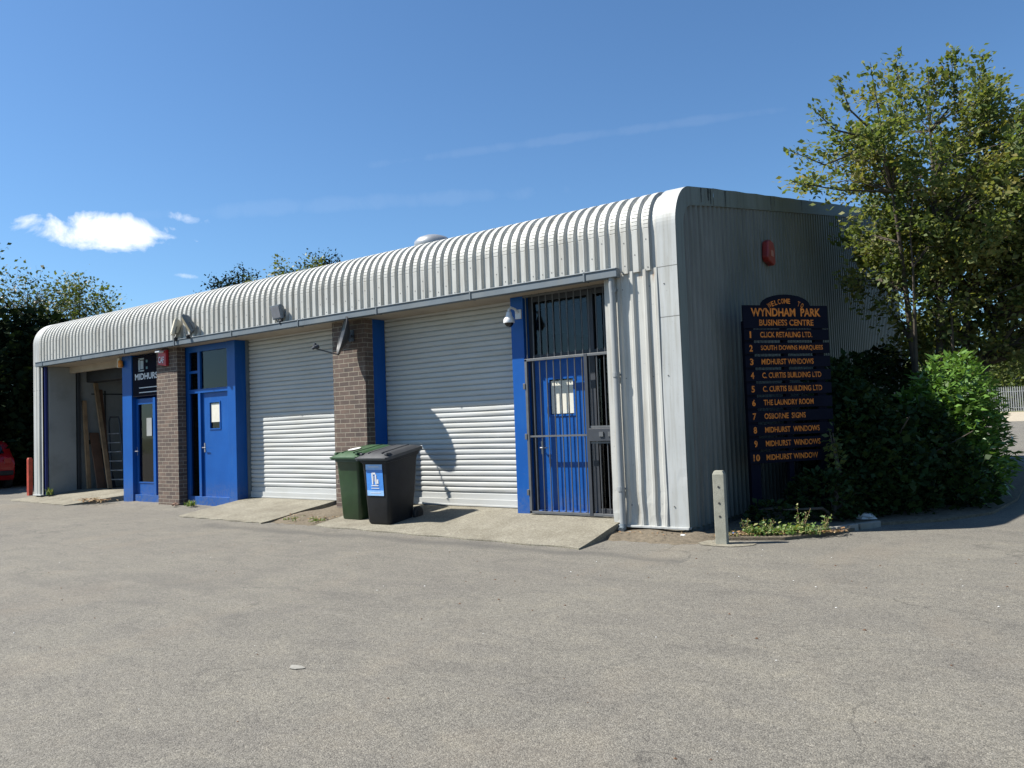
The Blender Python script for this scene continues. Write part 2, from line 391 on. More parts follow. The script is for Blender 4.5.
def text_mesh(body, w, h, thick=.003, bold=.0, align='CENTER', spacing=1.0):
    cu = bpy.data.curves.new('lettering', 'FONT'); cu.body = body; cu.size = 1; cu.offset = bold; cu.align_x = 'LEFT'
    cu.space_character = spacing; cu.resolution_u = 3; cu.extrude = 0
    ob = bpy.data.objects.new('lettering', cu); COL.objects.link(ob)
    dg = bpy.context.evaluated_depsgraph_get(); dg.update()
    me = bpy.data.meshes.new_from_object(ob.evaluated_get(dg))
    co = np.array([v.co[:] for v in me.vertices]); fs = [tuple(p.vertices) for p in me.polygons]
    bpy.data.objects.remove(ob); bpy.data.curves.remove(cu); bpy.data.meshes.remove(me)
    mn = co.min(0); mx = co.max(0); sz = mx-mn
    u = (co[:,0]-mn[0])/max(sz[0],1e-6)*w; v = (co[:,1]-mn[1])/max(sz[1],1e-6)*h
    if align == 'CENTER': u -= w/2
    return np.stack([u, v], 1), fs      # 2D verts (baseline at 0)
def text_add(mb, body, origin, ux, uy, w, h, nrm, **kw):
    uv, fs = text_mesh(body, w, h, **kw)
    O = Vector(origin); ux = Vector(ux); uy = Vector(uy)
    mb.add([O+ux*float(a)+uy*float(b)+Vector(nrm)*.004 for a, b in uv], fs)

# leaves: numpy mass of folded quads
def leaf_mesh(name, P, size, m, parent, aspect=.55, up=.3, dirs=None, tone=None, droop=0, origin=None, jitter=.35):
    n = len(P); 
    L = np.array(origin if origin is not None else (base_of(parent) if parent is not None else (0,0,0)))
    nrm = rng.normal(size=(n,3)); nrm /= np.linalg.norm(nrm, axis=1)[:,None]+1e-9
    nrm[:,2] = np.abs(nrm[:,2])+up; nrm /= np.linalg.norm(nrm, axis=1)[:,None]
    t = rng.normal(size=(n,3)) if dirs is None else dirs+rng.normal(size=(n,3))*.5
    t -= nrm*(t*nrm).sum(1)[:,None]; t /= np.linalg.norm(t, axis=1)[:,None]+1e-9
    t[:,2] -= droop
    s = np.cross(nrm, t)
    sz = size*(1+jitter*rng.normal(size=n)).clip(.4, 1.8)[:,None]
    a = P-L; b = a+t*sz*.45+s*sz*aspect*.5+nrm*sz*.08; c = a+t*sz; d = a+t*sz*.45-s*sz*aspect*.5+nrm*sz*.08
    V = np.stack([a,b,c,d],1).reshape(-1,3)
    me = bpy.data.meshes.new(name); me.vertices.add(4*n); me.vertices.foreach_set('co', V.ravel())
    me.loops.add(4*n); me.loops.foreach_set('vertex_index', np.arange(4*n)); me.polygons.add(n)
    me.polygons.foreach_set('loop_start', np.arange(n)*4); me.polygons.foreach_set('loop_total', np.full(n,4))
    me.update(calc_edges=True)
    tn = rng.random(n) if tone is None else (tone+rng.normal(size=n)*.16).clip(0,1)
    at = me.attributes.new('leaf_tone', 'FLOAT', 'POINT'); at.data.foreach_set('value', np.repeat(tn, 4))
    o = link(name, me, m, parent)
    o.location = Vector(L)-(base_of(parent) if parent is not None else Vector((0,0,0)))
    return o

def grow_tree(name, label, cat, base, stems, ells, ncl, per, lsize, lm, bark, group=None, reject=None, twig=.5, trad=.11, shoots=(), up=.3, aspect=.6, upbias=.5, spread=.06):
    root = thing(name, label, cat, base, group)
    B = Vector(base); tb = MB(); stem_pts = []
    for (sx, sy, tx, ty, tz, r) in stems:
        p0 = B+Vector((sx, sy, -.05)); p1 = Vector((tx, ty, tz)); pts = []; 
        for i in range(8):
            t = i/7; p = p0.lerp(p1, t)+Vector((math.sin(t*4+sx*9)*.10, math.cos(t*5+sy*7)*.10, 0))*t
            pts.append(p)
        rs = [r*(1-.85*(i/7)) for i in range(8)]; rs[0] *= 1.25
        tb.tube(pts, rs, 8); stem_pts += [(p, q) for p, q in zip(pts[1:], rs[1:])]
    w = np.array([e[3]*e[4]*e[5] for e in ells]); w = w/w.sum()
    C_ = []; 
    while len(C_) < ncl:
        e = ells[rng.choice(len(ells), p=w)]
        d = rng.normal(size=3); d /= np.linalg.norm(d); r = rng.random()**.42
        p = np.array([e[0]+d[0]*e[3]*r, e[1]+d[1]*e[4]*r, e[2]+d[2]*e[5]*r])
        if reject and reject(p): continue
        C_.append((p, d))
    allp = []; alld = []; tones = []
    for p, d in C_:
        pv = Vector(p); best = min(stem_pts, key=lambda q: (q[0]-pv).length+max(0, q[0].z-pv.z+.3)*2.0)
        q, qr = best; mid = q.lerp(pv, .55)+Vector((rng.normal()*.08, rng.normal()*.08, .12))
        r0 = min(qr*.6, .012+.012*(pv-q).length)
        tb.tube([q, mid, pv], [r0, r0*.6, .005], 5, False)
        tone = rng.random()*.5+.28
        nt_ = 5
        for k in range(nt_):
            td = Vector(d)*.8+Vector(rng.normal(size=3))*.8+Vector((0,0,upbias)); td.normalize()
            L_ = twig*(.6+.7*rng.random())
            tb.tube([pv, pv+td*L_*.9], [.005, .002], 3, False)
            m_ = per//nt_; tt = rng.random(m_)**.8
            pts = np.array(pv)[None]+np.array(td)[None]*L_*tt[:,None]+rng.normal(size=(m_,3))*spread
            if reject is not None:
                keep = np.array([not reject(x) for x in pts]) if m_ else np.zeros(0, bool)
                pts = pts[keep]
            allp.append(pts); alld.append(np.repeat(np.array(td)[None], len(pts), 0)); tones.append(np.full(len(pts), tone))
    for (p, tip, cnt) in shoots:
        p = Vector(p); tip = Vector(tip); q = min(stem_pts, key=lambda s_: (s_[0]-p).length)[0]
        tb.tube([q, p, tip], [.02, .014, .004], 5, False)
        tt = rng.random(cnt); pts = np.array(p)[None]+np.array(tip-p)[None]*tt[:,None]+rng.normal(size=(cnt,3))*(spread*1.6)*(1.3-tt[:,None])
        allp.append(pts); alld.append(np.repeat(np.array((tip-p).normalized())[None], cnt, 0)); tones.append(np.full(cnt, .45))
    build('trunk', tb, bark, root, smooth=False)
    leaf_mesh('crown', np.concatenate(allp), lsize, lm, root, aspect, up, np.concatenate(alld), np.concatenate(tones))
    return root

# ------------------------------------------------------------------ camera
cam = bpy.data.cameras.new('camera'); co = bpy.data.objects.new('camera', cam); COL.objects.link(co)
cam.sensor_width = 36; cam.sensor_fit = 'HORIZONTAL'; cam.lens = 800/1024*36; cam.clip_end = 5000; cam.clip_start = .05
cp = (3.91566, -8.80508, 1.4); rx = (.80657, .58998, -.03693); ux = (.05881, -.01793, .99811); bx_ = (.5882, -.80722, -.04916)
co.matrix_world = Matrix(((rx[0], ux[0], bx_[0], cp[0]), (rx[1], ux[1], bx_[1], cp[1]), (rx[2], ux[2], bx_[2], cp[2]), (0,0,0,1)))
scene.camera = co
CAMM = co.matrix_world.copy()

# ------------------------------------------------------------------ ground
def gz(x, y): return .0158*max(0, y-14) - (.0 if y > -3 else 0)
g = MB(); xs = [-600,-200,-90,-50,-30,-20]+list(np.arange(-18,14,2))+[20,40,90,200,600]
ys = [-400,-80,-30]+list(np.arange(-14,16,2))+[20,26,34,44,56,68,90,200,500]
g.grid([[(x, y, gz(x,min(y,90))-.008) for x in xs] for y in ys])
o = struct(build('ground', g, M['field']), 'rough grass ground stretching away to the far hedges')
a = MB(); xs = [-60,-30]+list(np.arange(-22,12,2))+[14,25]; ys = [-40,-25]+list(np.arange(-14,16,2))+[22,30,40,52]
a.grid([[(x, y, gz(x,y)) for x in xs] for y in ys]); struct(build('asphalt_yard', a, M['asphalt']), 'worn grey asphalt yard in front of the unit')
a = MB(); a.grid([[(x, y, gz(x,y)+.004) for x in (-14, 0, 16, 30)] for y in (44, 56, 67)])
struct(build('sandy_verge', a, M['far_ground']), 'pale sandy verge in front of the far palisade fence')

# concrete aprons (ramps)
def apron(name, pts_back, pts_front, zb, zf, label, nseg=14):
    mb = MB(); rows = []
    for i in range(nseg+1):
        t = i/nseg; row = []
        (xa, ya), (xb, yb) = [(pts_back[k][0]*(1-t)+pts_front[k][0]*t, pts_back[k][1]*(1-t)+pts_front[k][1]*t) for k in (0, 1)]
        for j in range(21):
            s = j/20; wob = .03*math.sin(j*1.7+i)*(1 if i == nseg else 0)
            row.append((xa+(xb-xa)*s, ya+(yb-ya)*s+wob, zb*(1-t)+zf*t+.004*math.sin(j*.9)*math.sin(i*.7)))
        rows.append(row)
    mb.grid(rows)
    # skirts
    for edge in ([r[0] for r in rows], [r[-1] for r in rows], rows[-1]):
        mb.grid([edge, [(p[0], p[1], -.05) for p in edge]])
    return struct(build(name, mb, M['apron']), label)
apron('concrete_ramp', [(-5.6, .56), (-1.02, .56)], [(-5.45, -1.02), (-.72, -1.30)], .185, .016, 'concrete ramp before the right-hand shutter and the barred door')
apron('concrete_ramp', [(-9.1, .56), (-6.72, .56)], [(-9.05, -1.0), (-6.55, -1.1)], .195, .016, 'concrete ramp before the middle shutter')
apron('concrete_ramp', [(-16.3, .8), (-13.2, .8)], [(-17.2, -.42), (-13.95, -.62)], .19, .014, 'concrete ramp before the open bay')
def mound(name, x0, x1, y0, y1, h, m, label, nx=17, ny=11):
    q = MB(); rows = []
    for j in range(ny):
        v_ = j/(ny-1); row = []
        for i in range(nx):
            u_ = i/(nx-1); e = min(1, 5*u_, 5*(1-u_))*min(1, 4*v_)
            x_ = x0+(x1-x0)*u_; y_ = y0+(y1-y0)*v_+.05*math.sin(i*2.3)*(1-v_)
            row.append((x_, y_, -.006+(h*(.35+.65*v_)+.012*math.sin(x_*9+y_*7))*e))
        rows.append(row)
    q.grid(rows); return struct(build(name, q, m, smooth=True), label)
mound('soil_strip', -6.80, -5.35, -1.0, .5, .16, M['soil'], 'strip of dry soil between the two ramps')
mound('gravel_edge', -1.15, .35, -.62, .05, .075, M['soil'], 'gritty edge under the corner of the cladding')
mound('worn_threshold', -13.9, -9.12, -.60, .6, .055, M['asphalt'], 'worn threshold at the two blue doors')
# planting bed on the right, bounded by a low kerb
bed = [(.05,.0),(.45,-.12),(1.05,.12),(1.45,.75),(1.68,1.65),(2.3,2.25),(2.75,3.2),(2.9,5),(2.8,9),(2.4,13.5),(0,13.5)]
s = MB(); nb = len(bed); s.add([(x,y,.035) for x,y in bed]+[(x,y,-.02) for x,y in bed]+[(1.0,3.2,.10)], [(i,(i+1)%nb,2*nb) for i in range(nb)]+[(i,(i+1)%nb,(i+1)%nb+nb,i+nb) for i in range(nb)])
struct(build('planting_bed', s, M['soil']), 'soil bed along the side wall')

# ------------------------------------------------------------------ the building
BL = thing('industrial_building', 'long white corrugated industrial unit with curved eaves, brick piers and blue doors', 'building', (0,0,0))
X0 = -16.72; YB = 13.5; TS = math.tan(R(9.6))
def roof_z(y): return 4.213+(y-.417)*TS
def corr(x0, x1, pitch, crown, flank, h, phase=0):
    prof = [(x0, 0)]; x = x0+phase
    while x+crown+2*flank < x1:
        prof += [(x, 0), (x+flank, h), (x+flank+crown, h), (x+2*flank+crown, 0)]; x += pitch
    prof.append((x1, 0)); return prof
def eave_path(z0, zend, ztop=None, full=True):
    path = [(0, z0, -1, 0, 1), (0, zend, -1, 0, 1)]
    if not full: return path
    cy_, cz_, rr = .5, 3.71, .5; n = 15
    for i in range(n+1):
        a = R(80.4)*i/n; ny, nz = -math.cos(a), math.sin(a)
        da = .012
        for s_, k in ((-da, 1), (0, .80), (da, 1)):
            aa = a+s_
            ny2, nz2 = -math.cos(aa), math.sin(aa)
            path.append((cy_+rr*ny2, cz_+rr*nz2, ny2, nz2, k))
    path.append((YB, roof_z(YB), -math.sin(R(9.6)), math.cos(R(9.6)), 1)); return path
def loft(path, prof):
    rows = []
    for (y, z, ny, nz, k) in path:
        off = 0 if k == 1 else -.006
        rows.append([(x, y+ny*(h+(off if h > .001 else 0)), z+nz*(h+(off if h > .001 else 0))) for x, h in prof])
    mb = MB(); mb.grid(rows); return mb
prof_up = corr(-16.45, -.240, .1525, .075, .018, .040)
build('upper_cladding', loft(eave_path(3.19, 3.70), prof_up), M['clad'], BL)
lowprof = [(-1.0, 0)]
for c in (-.786, -.600, -.421, -.272): lowprof += [(c-.038, 0), (c-.016, .034), (c+.016, .034), (c+.034, 0)]
lowprof.append((-.235, 0))
rows = []
for zi in np.linspace(.11, 3.21, 24):
    row = []
    for x, h in lowprof:
        k = 0
        if zi < .75: k = .012*math.sin(zi*9+x*11)*(1-zi/.75)
        row.append((x+k*.8, -.012-h+k-(.004 if zi < 3.2 else .0), zi))
    rows.append(row)
mb = MB(); mb.grid(rows); build('lower_cladding', mb, M['clad'], BL)
mb = MB(); mb.box(-1.0, .012, -.07, .02, .085, .112); build('drip_rail', mb, M['flash'], BL, .004)
# left end narrow cladding panel
lp = [(-16.72, 0)]
for c in (-16.60, -16.47): lp += [(c-.05, 0), (c-.03, .034), (c+.02, .034), (c+.04, 0)]
lp.append((-16.34, 0))
mb = MB(); mb.grid([[(x, -.012-h, z) for x, h in lp] for z in (.13, 3.21)]); build('lower_cladding', mb, M['clad'], BL)
mb = MB(); mb.box(-16.74, -16.33, -.075, .01, .10, .13); build('drip_rail', mb, M['flash'], BL, .004)
# corner flashings: swept flat strips following the eave curve
def flashing(xa, xb, side):
    cy_, cz_, rr = .5, 3.71, .5+.040
    pts = [(-.040, .10)]+[(-.040, z) for z in np.linspace(.3, 3.6, 34)]
    for i in range(19):
        a = R(80.4)*i/18; pts.append((cy_-rr*math.cos(a), cz_+rr*math.sin(a)))
    pts.append((1.2, roof_z(1.2)+.040)); rows = []
    for (y, z) in pts:
        row = []
        for j in range(7):
            t = j/6; x = xa+(xb-xa)*t
            dent = 0
            if side == 'r':
                dd = ((z-.70)/.07)**2+((t-.80)/.30)**2
                if dd < 1: dent = .035*(1-dd)*math.sin(z*45)
                dent += .004*math.sin(z*3+t*2)
            row.append((x, y+dent, z))
        rows.append(row)
    mb = MB(); mb.grid(rows); return mb, pts
mb, fpts = flashing(-.245, .008, 'r')
build('corner_flashing', mb, M['flash'], BL, label='dented white corner flashing')
mb, _ = flashing(-16.74, -16.43, 'l'); build('corner_flashing', mb, M['flash'], BL)
# return of the right corner flashing on the side wall, with its rounded head
def side_skin(x, wid):
    out = fpts; cy_, cz_ = .5, 3.71
    inn = []
    for (y, z) in out:
        if z <= 3.62: inn.append((y+wid, z))
    innc = []
    n_ = len(out)-len(inn)
    for i in range(n_):
        a = R(80.4)*i/max(1, n_-2)
        a = min(a, R(80.4)); rr = .54-wid
        innc.append((cy_-rr*math.cos(a)+.0, cz_+rr*math.sin(a)-.0))
    innc[-1] = (1.2, roof_z(1.2)+.04-wid)
    inn += innc
    mb = MB(); mb.grid([[(x, *p) for p in out], [(x, *p) for p in inn]]); return mb
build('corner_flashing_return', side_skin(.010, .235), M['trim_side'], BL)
# verge trim along the side
mb = MB(); n = 30; ysv = np.linspace(1.2, YB, n)
mb.grid([[(.010, y, roof_z(y)+.04+.004*math.sin(y*7)) for y in ysv], [(.014, y, roof_z(y)-.195) for y in ysv]])
mb.grid([[(.010, y, roof_z(y)+.04+.004*math.sin(y*7)) for y in ysv], [(-.20, y, roof_z(y)+.05) for y in ysv]])
mb.grid([[(.014, y, roof_z(y)-.195) for y in ysv], [(-.02, y, roof_z(y)-.20) for y in ysv]])
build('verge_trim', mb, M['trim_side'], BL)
# trim stains (soot and algae running down at the trim joints)
smat = pm('black_run_stain', (.03, .034, .028), .8, .3, 15, 60, 0)
for (y, w, hh) in ((.78, .025, .19), (1.02, .06, .16), (1.10, .03, .20), (1.62, .035, .21), (3.55, .03, .21), (3.72, .02, .15), (5.2, .03, .2)):
    mb = MB(); zt = roof_z(y)+.03; k = 7
    le = [(.0155, y-w*(.35+.35*math.sin(i*1.9+y)**2)*(1-i/k*.5), zt-hh*i/k) for i in range(k+1)]
    ri = [(.0155, y+w*(.3+.4*math.sin(i*2.3+y*3)**2)*(1-i/k*.6), zt-hh*i/k) for i in range(k+1)]
    mb.grid([le, ri]); build('stain', mb, smat, BL)
# side wall
ps = corr(.10, YB, .158, .070, .022, .030)
def side_loft():
    rows = []
    top = [(-.030+h, y, min(roof_z(y)-.12, 3.95 if y < .35 else 99)) for y, h in ps]
    bot = [(-.030+h, y, .08) for y, h in ps]
    mb = MB(); mb.grid([bot, top]); return mb
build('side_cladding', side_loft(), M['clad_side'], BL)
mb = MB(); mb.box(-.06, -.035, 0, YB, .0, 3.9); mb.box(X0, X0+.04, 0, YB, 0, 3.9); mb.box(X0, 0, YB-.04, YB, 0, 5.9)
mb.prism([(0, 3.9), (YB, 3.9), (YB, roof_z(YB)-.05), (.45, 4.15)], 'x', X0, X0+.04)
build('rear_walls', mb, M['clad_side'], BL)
# structural header and soffit
mb = MB(); mb.box(-16.34, -.80, -.10, .60, 3.165, 3.18); build('soffit', mb, M['soffit'], BL)
mb = MB(); mb.box(-16.34, -.96, .58, .70, 3.02, 3.30); build('header', mb, M['soffit'], BL)
mb = MB(); mb.box(-16.36, -.74, -.160, -.055, 3.150, 3.262); mb.box(-16.36, -.74, -.172, -.160, 3.245, 3.262)
gt = build('gutter', mb, M['gutter'], BL, .008)
for x in np.arange(-16, -.9, 1.85): mb = MB(); mb.box(x-.012, x+.012, -.172, -.05, 3.143, 3.266); build('bracket', mb, M['gutter'], gt, .003)
# drainpipe
dp = MB(); dp.tube([(-.845, -.10, 3.16), (-.845, -.10, 3.05), (-.845, -.085, 2.9), (-.840, -.085, 1.6), (-.835, -.085, .12)], .040, 14)
pipe = build('drainpipe', dp, M['pipe'], BL, smooth=True)
for z in (3.0, 1.95, .55):
    mb = MB(); mb.lathe([(.045, -.03), (.046, -.02), (.046, .02), (.045, .03)], (-.842, -.087, z), 14); mb.box(-.90, -.785, -.062, -.035, z-.012, z+.012); build('bracket', mb, M['pipe'], pipe)
mb = MB(); mb.tube([(-.835, -.085, .12), (-.835, -.10, .07), (-.835, -.16, .05)], [.042, .044, .044], 12); build('shoe', mb, M['gutter'], pipe, smooth=True)
# screws on cladding crowns
mb = MB()
xx = -16.45; i = 0
while xx < -.40:
    xc = xx+.020+.037
    for z in ((3.30, 3.56) if i % 2 else (3.42,)):
        if rng.random() < .75: mb.lathe([(.009, 0), (.009, .006)], (xc+rng.normal()*.006, -.042, z+rng.normal()*.03), 6, 'y')
    xx += .1525; i += 1
for c in (-.786, -.421, -.17):
    for z in (.35, 1.9, 3.0): mb.lathe([(.008, 0), (.008, .006)], (c+.045 if c < -.2 else c, -.046 if c > -.2 else -.017, z), 6, 'y')
o = build('fixing_screws', mb, M['screw'], BL); o['kind'] = 'stuff'

# brick piers
def pier(x0, x1, yb):
    mb = MB(); mb.box(x0, x1, .07, yb, -.02, 3.165); return build('brick_pier', mb, M['brick'], BL, .004)
pier(-6.18, -5.42, .25); pier(-11.49, -10.745, .25)
# roller shutters
def shutter(x0, x1, z0):
    rows = []; pitch = .0805; z = z0+.20
    zs = [(z0+.004, 0), (z0+.19, 0), (z0+.195, .010)]
    while z < 3.16:
        zs += [(z, .014), (z+.004, .020), (z+.010, .020), (z+.013, .004), (z+.026, -.003), (z+.050, -.006), (z+.071, -.003), (z+.078, .004)]; z += pitch
    xs_ = np.linspace(x0, x1, 13); mb = MB(); rows = []; ph = rng.random()*6
    for zz, d in zs:
        k_ = int((zz-z0)/pitch); rows.append([(x, .545+d+.003*math.sin(x*3.1+k_*2.3+ph)*math.sin(k_*1.7), zz+.0030*math.sin(x*1.9+k_*.35+ph)) for x in xs_])
    mb.grid(rows)
    sh = build('roller_shutter', mb, M['shutter'], BL)
    mb = MB(); mb.box(x0+.01, x1-.01, .520, .541, z0+.003, z0+.11); mb.box(x0+.01, x1-.01, .510, .520, z0+.003, z0+.03)
    build('bottom_bar', mb, M['shutter'], sh, .004)
    for xg in (x0, x1): mb = MB(); mb.box(xg-.03, xg+.03, .48, .60, z0-.05, 3.16); build('guide_rail', mb, M['gutter'], sh, .003)
    return sh
shutter(-5.50, -2.66, .185); shutter(-9.10, -6.17, .19)
# blue posts and frames
def bluebox(name, *b, bev=.006): 
    mb = MB(); mb.box(*b); return build(name, mb, M['blue'], BL, bev)
bluebox('blue_post', -6.17, -5.43, .253, .53, .02, 3.163)
bluebox('blue_post', -11.48, -10.81, .253, .60, .02, 3.163)
bluebox('blue_post', -2.665, -2.45, .25, .62, .10, 3.163)
bluebox('blue_post', -13.18, -12.79, .25, .80, .0, 3.163)
# middle-left blue door unit: post, frame, door leaf, glazing
bluebox('blue_post', -9.36, -9.105, .25, .60, .0, 3.163)
fr = MB()
fr.box(-10.80, -10.66, .27, .36, .0, 3.16); fr.box(-10.66, -9.36, .27, .36, 3.04, 3.16)
fr.box(-10.36, -10.28, .27, .36, .13, 3.04); fr.box(-10.66, -9.36, .268, .362, 2.22, 2.30)
fr.box(-10.66, -10.36, .274, .356, 2.62, 2.67); fr.box(-10.66, -9.36, .25, .37, .0, .20)
build('door_frame', fr, M['blue'], BL, .004)
def door(x0, x1, y, z0, z1, win, mat_, hx, hz, notice=True):
    mb = MB(); wx0, wx1, wz0, wz1 = win
    mb.box(x0, wx0, y, y+.045, z0, z1); mb.box(wx1, x1, y, y+.045, z0, z1); mb.box(wx0, wx1, y, y+.045, z0, wz0); mb.box(wx0, wx1, y, y+.045, wz1, z1)
    d = build('door', mb, mat_, BL)
    mb = MB(); t = .025
    for b in ((wx0-t, wx1+t, wz1, wz1+t), (wx0-t, wx1+t, wz0-t, wz0), (wx0-t, wx0, wz0, wz1), (wx1, wx1+t, wz0, wz1)): mb.box(b[0], b[1], y-.012, y+.002, b[2], b[3])
    build('window_trim', mb, mat_, d)
    mb = MB(); mb.box(wx0, wx1, y+.02, y+.026, wz0, wz1); build('window_pane', mb, M['glass'], d)
    mb = MB(); mb.box(hx-.02, hx+.02, y-.008, y-.0005, hz-.09, hz+.09); mb.tube([(hx, y-.005, hz), (hx, y-.055, hz), (hx+.11, y-.055, hz)], .010, 8)
    build('handle', mb, M['aluminium'], d, smooth=False)
    if notice:
        mb = MB(); mb.box(wx0+.012, wx1-.012, y+.010, y+.014, wz0+(.12 if x0 < -5 else .01), wz1-.02); build('paper_notice', mb, M['paper'], d)
    return d
door(-10.28, -9.36, .315, .20, 2.22, (-10.02, -9.70, 1.52, 2.02), M['blue'], -10.22, 1.15)
mb = MB(); mb.box(-10.66, -10.36, .31, .32, .20, 2.22); mb.box(-10.66, -10.36, .31, .32, 2.30, 3.04); mb.box(-10.28, -9.36, .31, .32, 2.30, 3.04)
wn = build('transom_window', mb, M['glass'], BL)
mb = MB(); mb.box(-10.05, -9.72, .330, .336, 2.62, 2.76); mb.box(-9.6, -9.5, .330, .336, 2.8, 2.9)
build('window_sticker', mb, M['paper'], wn)
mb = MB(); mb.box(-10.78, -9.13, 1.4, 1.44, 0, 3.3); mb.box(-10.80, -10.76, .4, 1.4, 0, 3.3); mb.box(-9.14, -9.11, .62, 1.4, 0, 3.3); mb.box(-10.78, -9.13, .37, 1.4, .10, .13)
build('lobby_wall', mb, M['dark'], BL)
# far-left recessed door with shop sign above
fr = MB(); fr.box(-12.79, -12.71, .70, .80, .13, 3.1); fr.box(-11.6, -11.49, .60, .70, .13, 3.1); fr.box(-12.79, -11.49, .28, .80, .0, .185); fr.box(-12.71, -11.6, .70, .80, 2.22, 3.1)
fr.box(-12.02, -11.93, .28, .36, .185, 2.22)
build('door_frame', fr, M['blue'], BL, .004)
dm_ = door(-12.79, -12.02, .34, .19, 2.22, (-12.70, -12.11, .45, 2.10), M['blue'], -12.74, 1.1, False)
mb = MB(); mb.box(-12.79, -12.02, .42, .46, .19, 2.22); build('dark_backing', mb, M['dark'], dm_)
# open bay: inner walls, lintel, navy jamb
mb = MB(); mb.box(-16.34, -16.25, .10, .72, .10, 3.16); build('bay_return_wall', mb, M['interior'], BL, .004)
mb = MB(); mb.box(-16.345, -16.28, .02, .075, .10, 3.16); build('jamb_post', mb, M['blue_dark'], BL, .004)
mb = MB(); mb.box(-16.28, -16.18, .74, .80, .18, 3.16); build('shutter_guide', mb, M['dark'], BL, .003)
mb = MB(); mb.box(-16.35, -16.27, .80, 6, .0, 3.6); mb.box(-13.16, -13.08, .80, 6, 0, 3.6); mb.box(-16.35, -13.08, 6, 6.08, 0, 3.6); mb.box(-16.35, -13.08, .6, 6, 3.40, 3.46)
build('bay_inner_wall', mb, M['interior'], BL)
mb = MB(); mb.box(-16.27, -13.16, .98, 1.30, 2.80, 3.12)
build('shutter_roll_box', mb, M['dark'], BL, .02)
mb = MB(); mb.box(-16.27, -16.262, 1.1, 5.9, 2.5, 2.53); mb.box(-16.268, -16.25, 1.42, 1.45, .2, 2.6); mb.box(-16.27, -16.22, 1.00, 1.10, 1.27, 1.38)
build('wall_batten', mb, M['dark'], BL)
mb = MB(); mb.box(-16.30, -13.12, .80, 6, .05, .192); struct(build('floor', mb, M['apron']), 'dusty concrete floor inside the open bay')
# right unit behind the gate: glazed screen, door
fr = MB()
fr.box(-2.50, -2.38, .38, .46, .13, 3.165); fr.box(-1.50, -1.41, .38, .46, .13, 3.165); fr.box(-.94, -.86, .38, .46, .13, 3.165)
fr.box(-2.38, -.86, .382, .458, 2.26, 2.34); fr.box(-2.38, -.86, .382, .458, 3.08, 3.165); fr.box(-1.41, -.94, .384, .456, 1.16, 1.22); fr.box(-1.41, -.94, .384, .456, .13, .24)
build('screen_frame', fr, M['steel_dark'], BL, .003)
door(-2.38, -1.50, .39, .19, 2.26, (-2.14, -1.76, 1.50, 1.98), M['blue'], -2.30, 1.05, True)
mb = MB(); mb.box(-2.38, -1.50, .415, .421, 2.34, 3.08); mb.box(-1.41, -.94, .415, .421, 2.34, 3.08); mb.box(-1.41, -.94, .415, .421, 1.22, 2.26); mb.box(-1.41, -.94, .415, .421, .24, 1.16)
wn = build('screen_window', mb, M['glass'], BL)
mb = MB(); mb.box(-2.45, -.10, 3.0, 3.04, 0, 3.6); mb.box(-2.48, -2.44, .62, 3, 0, 3.6); mb.box(-.12, -.08, .1, 3, 0, 3.6); mb.box(-.90, -.1, .5, .53, 0, 3.6)
build('office_wall', mb, pm('office_plaster', (.09, .085, .08), .8), BL)
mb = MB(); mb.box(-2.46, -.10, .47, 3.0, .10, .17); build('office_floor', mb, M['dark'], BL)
mb = MB(); mb.box(-1.36, -1.0, .62, .66, .18, 2.0); build('brown_panel', mb, M['brown_board'], BL)
gb = pm('grey_blind', (.22, .24, .25), .7)
for q in ((-2.30, -1.95, 2.62, 3.0), (-1.86, -1.56, 2.56, 3.0), (-1.34, -1.08, 2.6, 2.95), (-1.34, -1.08, 1.62, 1.86)): mb = MB(); mb.box(q[0], q[1], .55, .56, q[2], q[3]); build('window_blind', mb, gb, BL)
# steps of the door sill
mb = MB(); mb.box(-2.36, -1.46, .30, .40, .135, .20); build('door_sill', mb, M['blue'], BL, .006)
# security gate and grille
SG = MB(); y = .20
SG.box(-2.41, -2.37, y-.02, y+.02, .17, 2.27); SG.box(-2.41, -.90, y-.02, y+.02, 2.24, 2.275); SG.box(-2.41, -.90, y-.02, y+.02, .165, .20)
gate = build('security_gate', SG, M['steel'], BL, .003)
mb = MB(); mb.box(-1.46, -1.41, y-.025, y+.025, .165, 2.275); build('gate_post', mb, M['steel_dark'], gate, .003)
for x in np.arange(-2.28, -.92, .1115):
    if abs(x+1.435) < .04: continue
    mb = MB(); mb.tube([(x, y, .17), (x, y, 2.26)], .0085, 6); build('bar', mb, M['steel'], gate)
for b_ in ((-2.39, -1.44, 1.20, 1.225), (-1.41, -.92, 1.30, 1.33), (-1.41, -.92, 1.10, 1.125)):
    mb = MB(); mb.box(b_[0], b_[1], y-.012, y+.012, b_[2], b_[3]); build('cross_bar', mb, M['steel'], gate)
mb = MB(); mb.box(-1.42, -1.00, y-.035, y+.03, 1.13, 1.295); lk = build('lock_box', mb, M['steel_dark'], gate, .004)
for q in (-1.26, -1.13): mb = MB(); mb.box(q, q+.06, y-.05, y-.036, 1.19, 1.25); build('keyhole_plate', mb, M['steel'], lk)
for z in (.45, 1.21, 1.9): mb = MB(); mb.box(-2.44, -2.405, y-.03, y+.03, z-.04, z+.04); build('hinge', mb, M['steel'], gate, .003)
mb = MB(); mb.box(-2.43, -.90, .225, .245, 3.13, 3.16); fg = build('fixed_grille', mb, M['steel'], BL)
for x in np.arange(-2.39, -.92, .1115): mb = MB(); mb.tube([(x, .235, 2.27), (x, .235, 3.165)], .0085, 6); build('bar', mb, M['steel'], fg)
# call panel on pier edge
mb = MB(); mb.box(-6.245, -6.217, .30, .36, 1.42, 1.56); build('switch_box', mb, M['camera_white'], BL, .004)
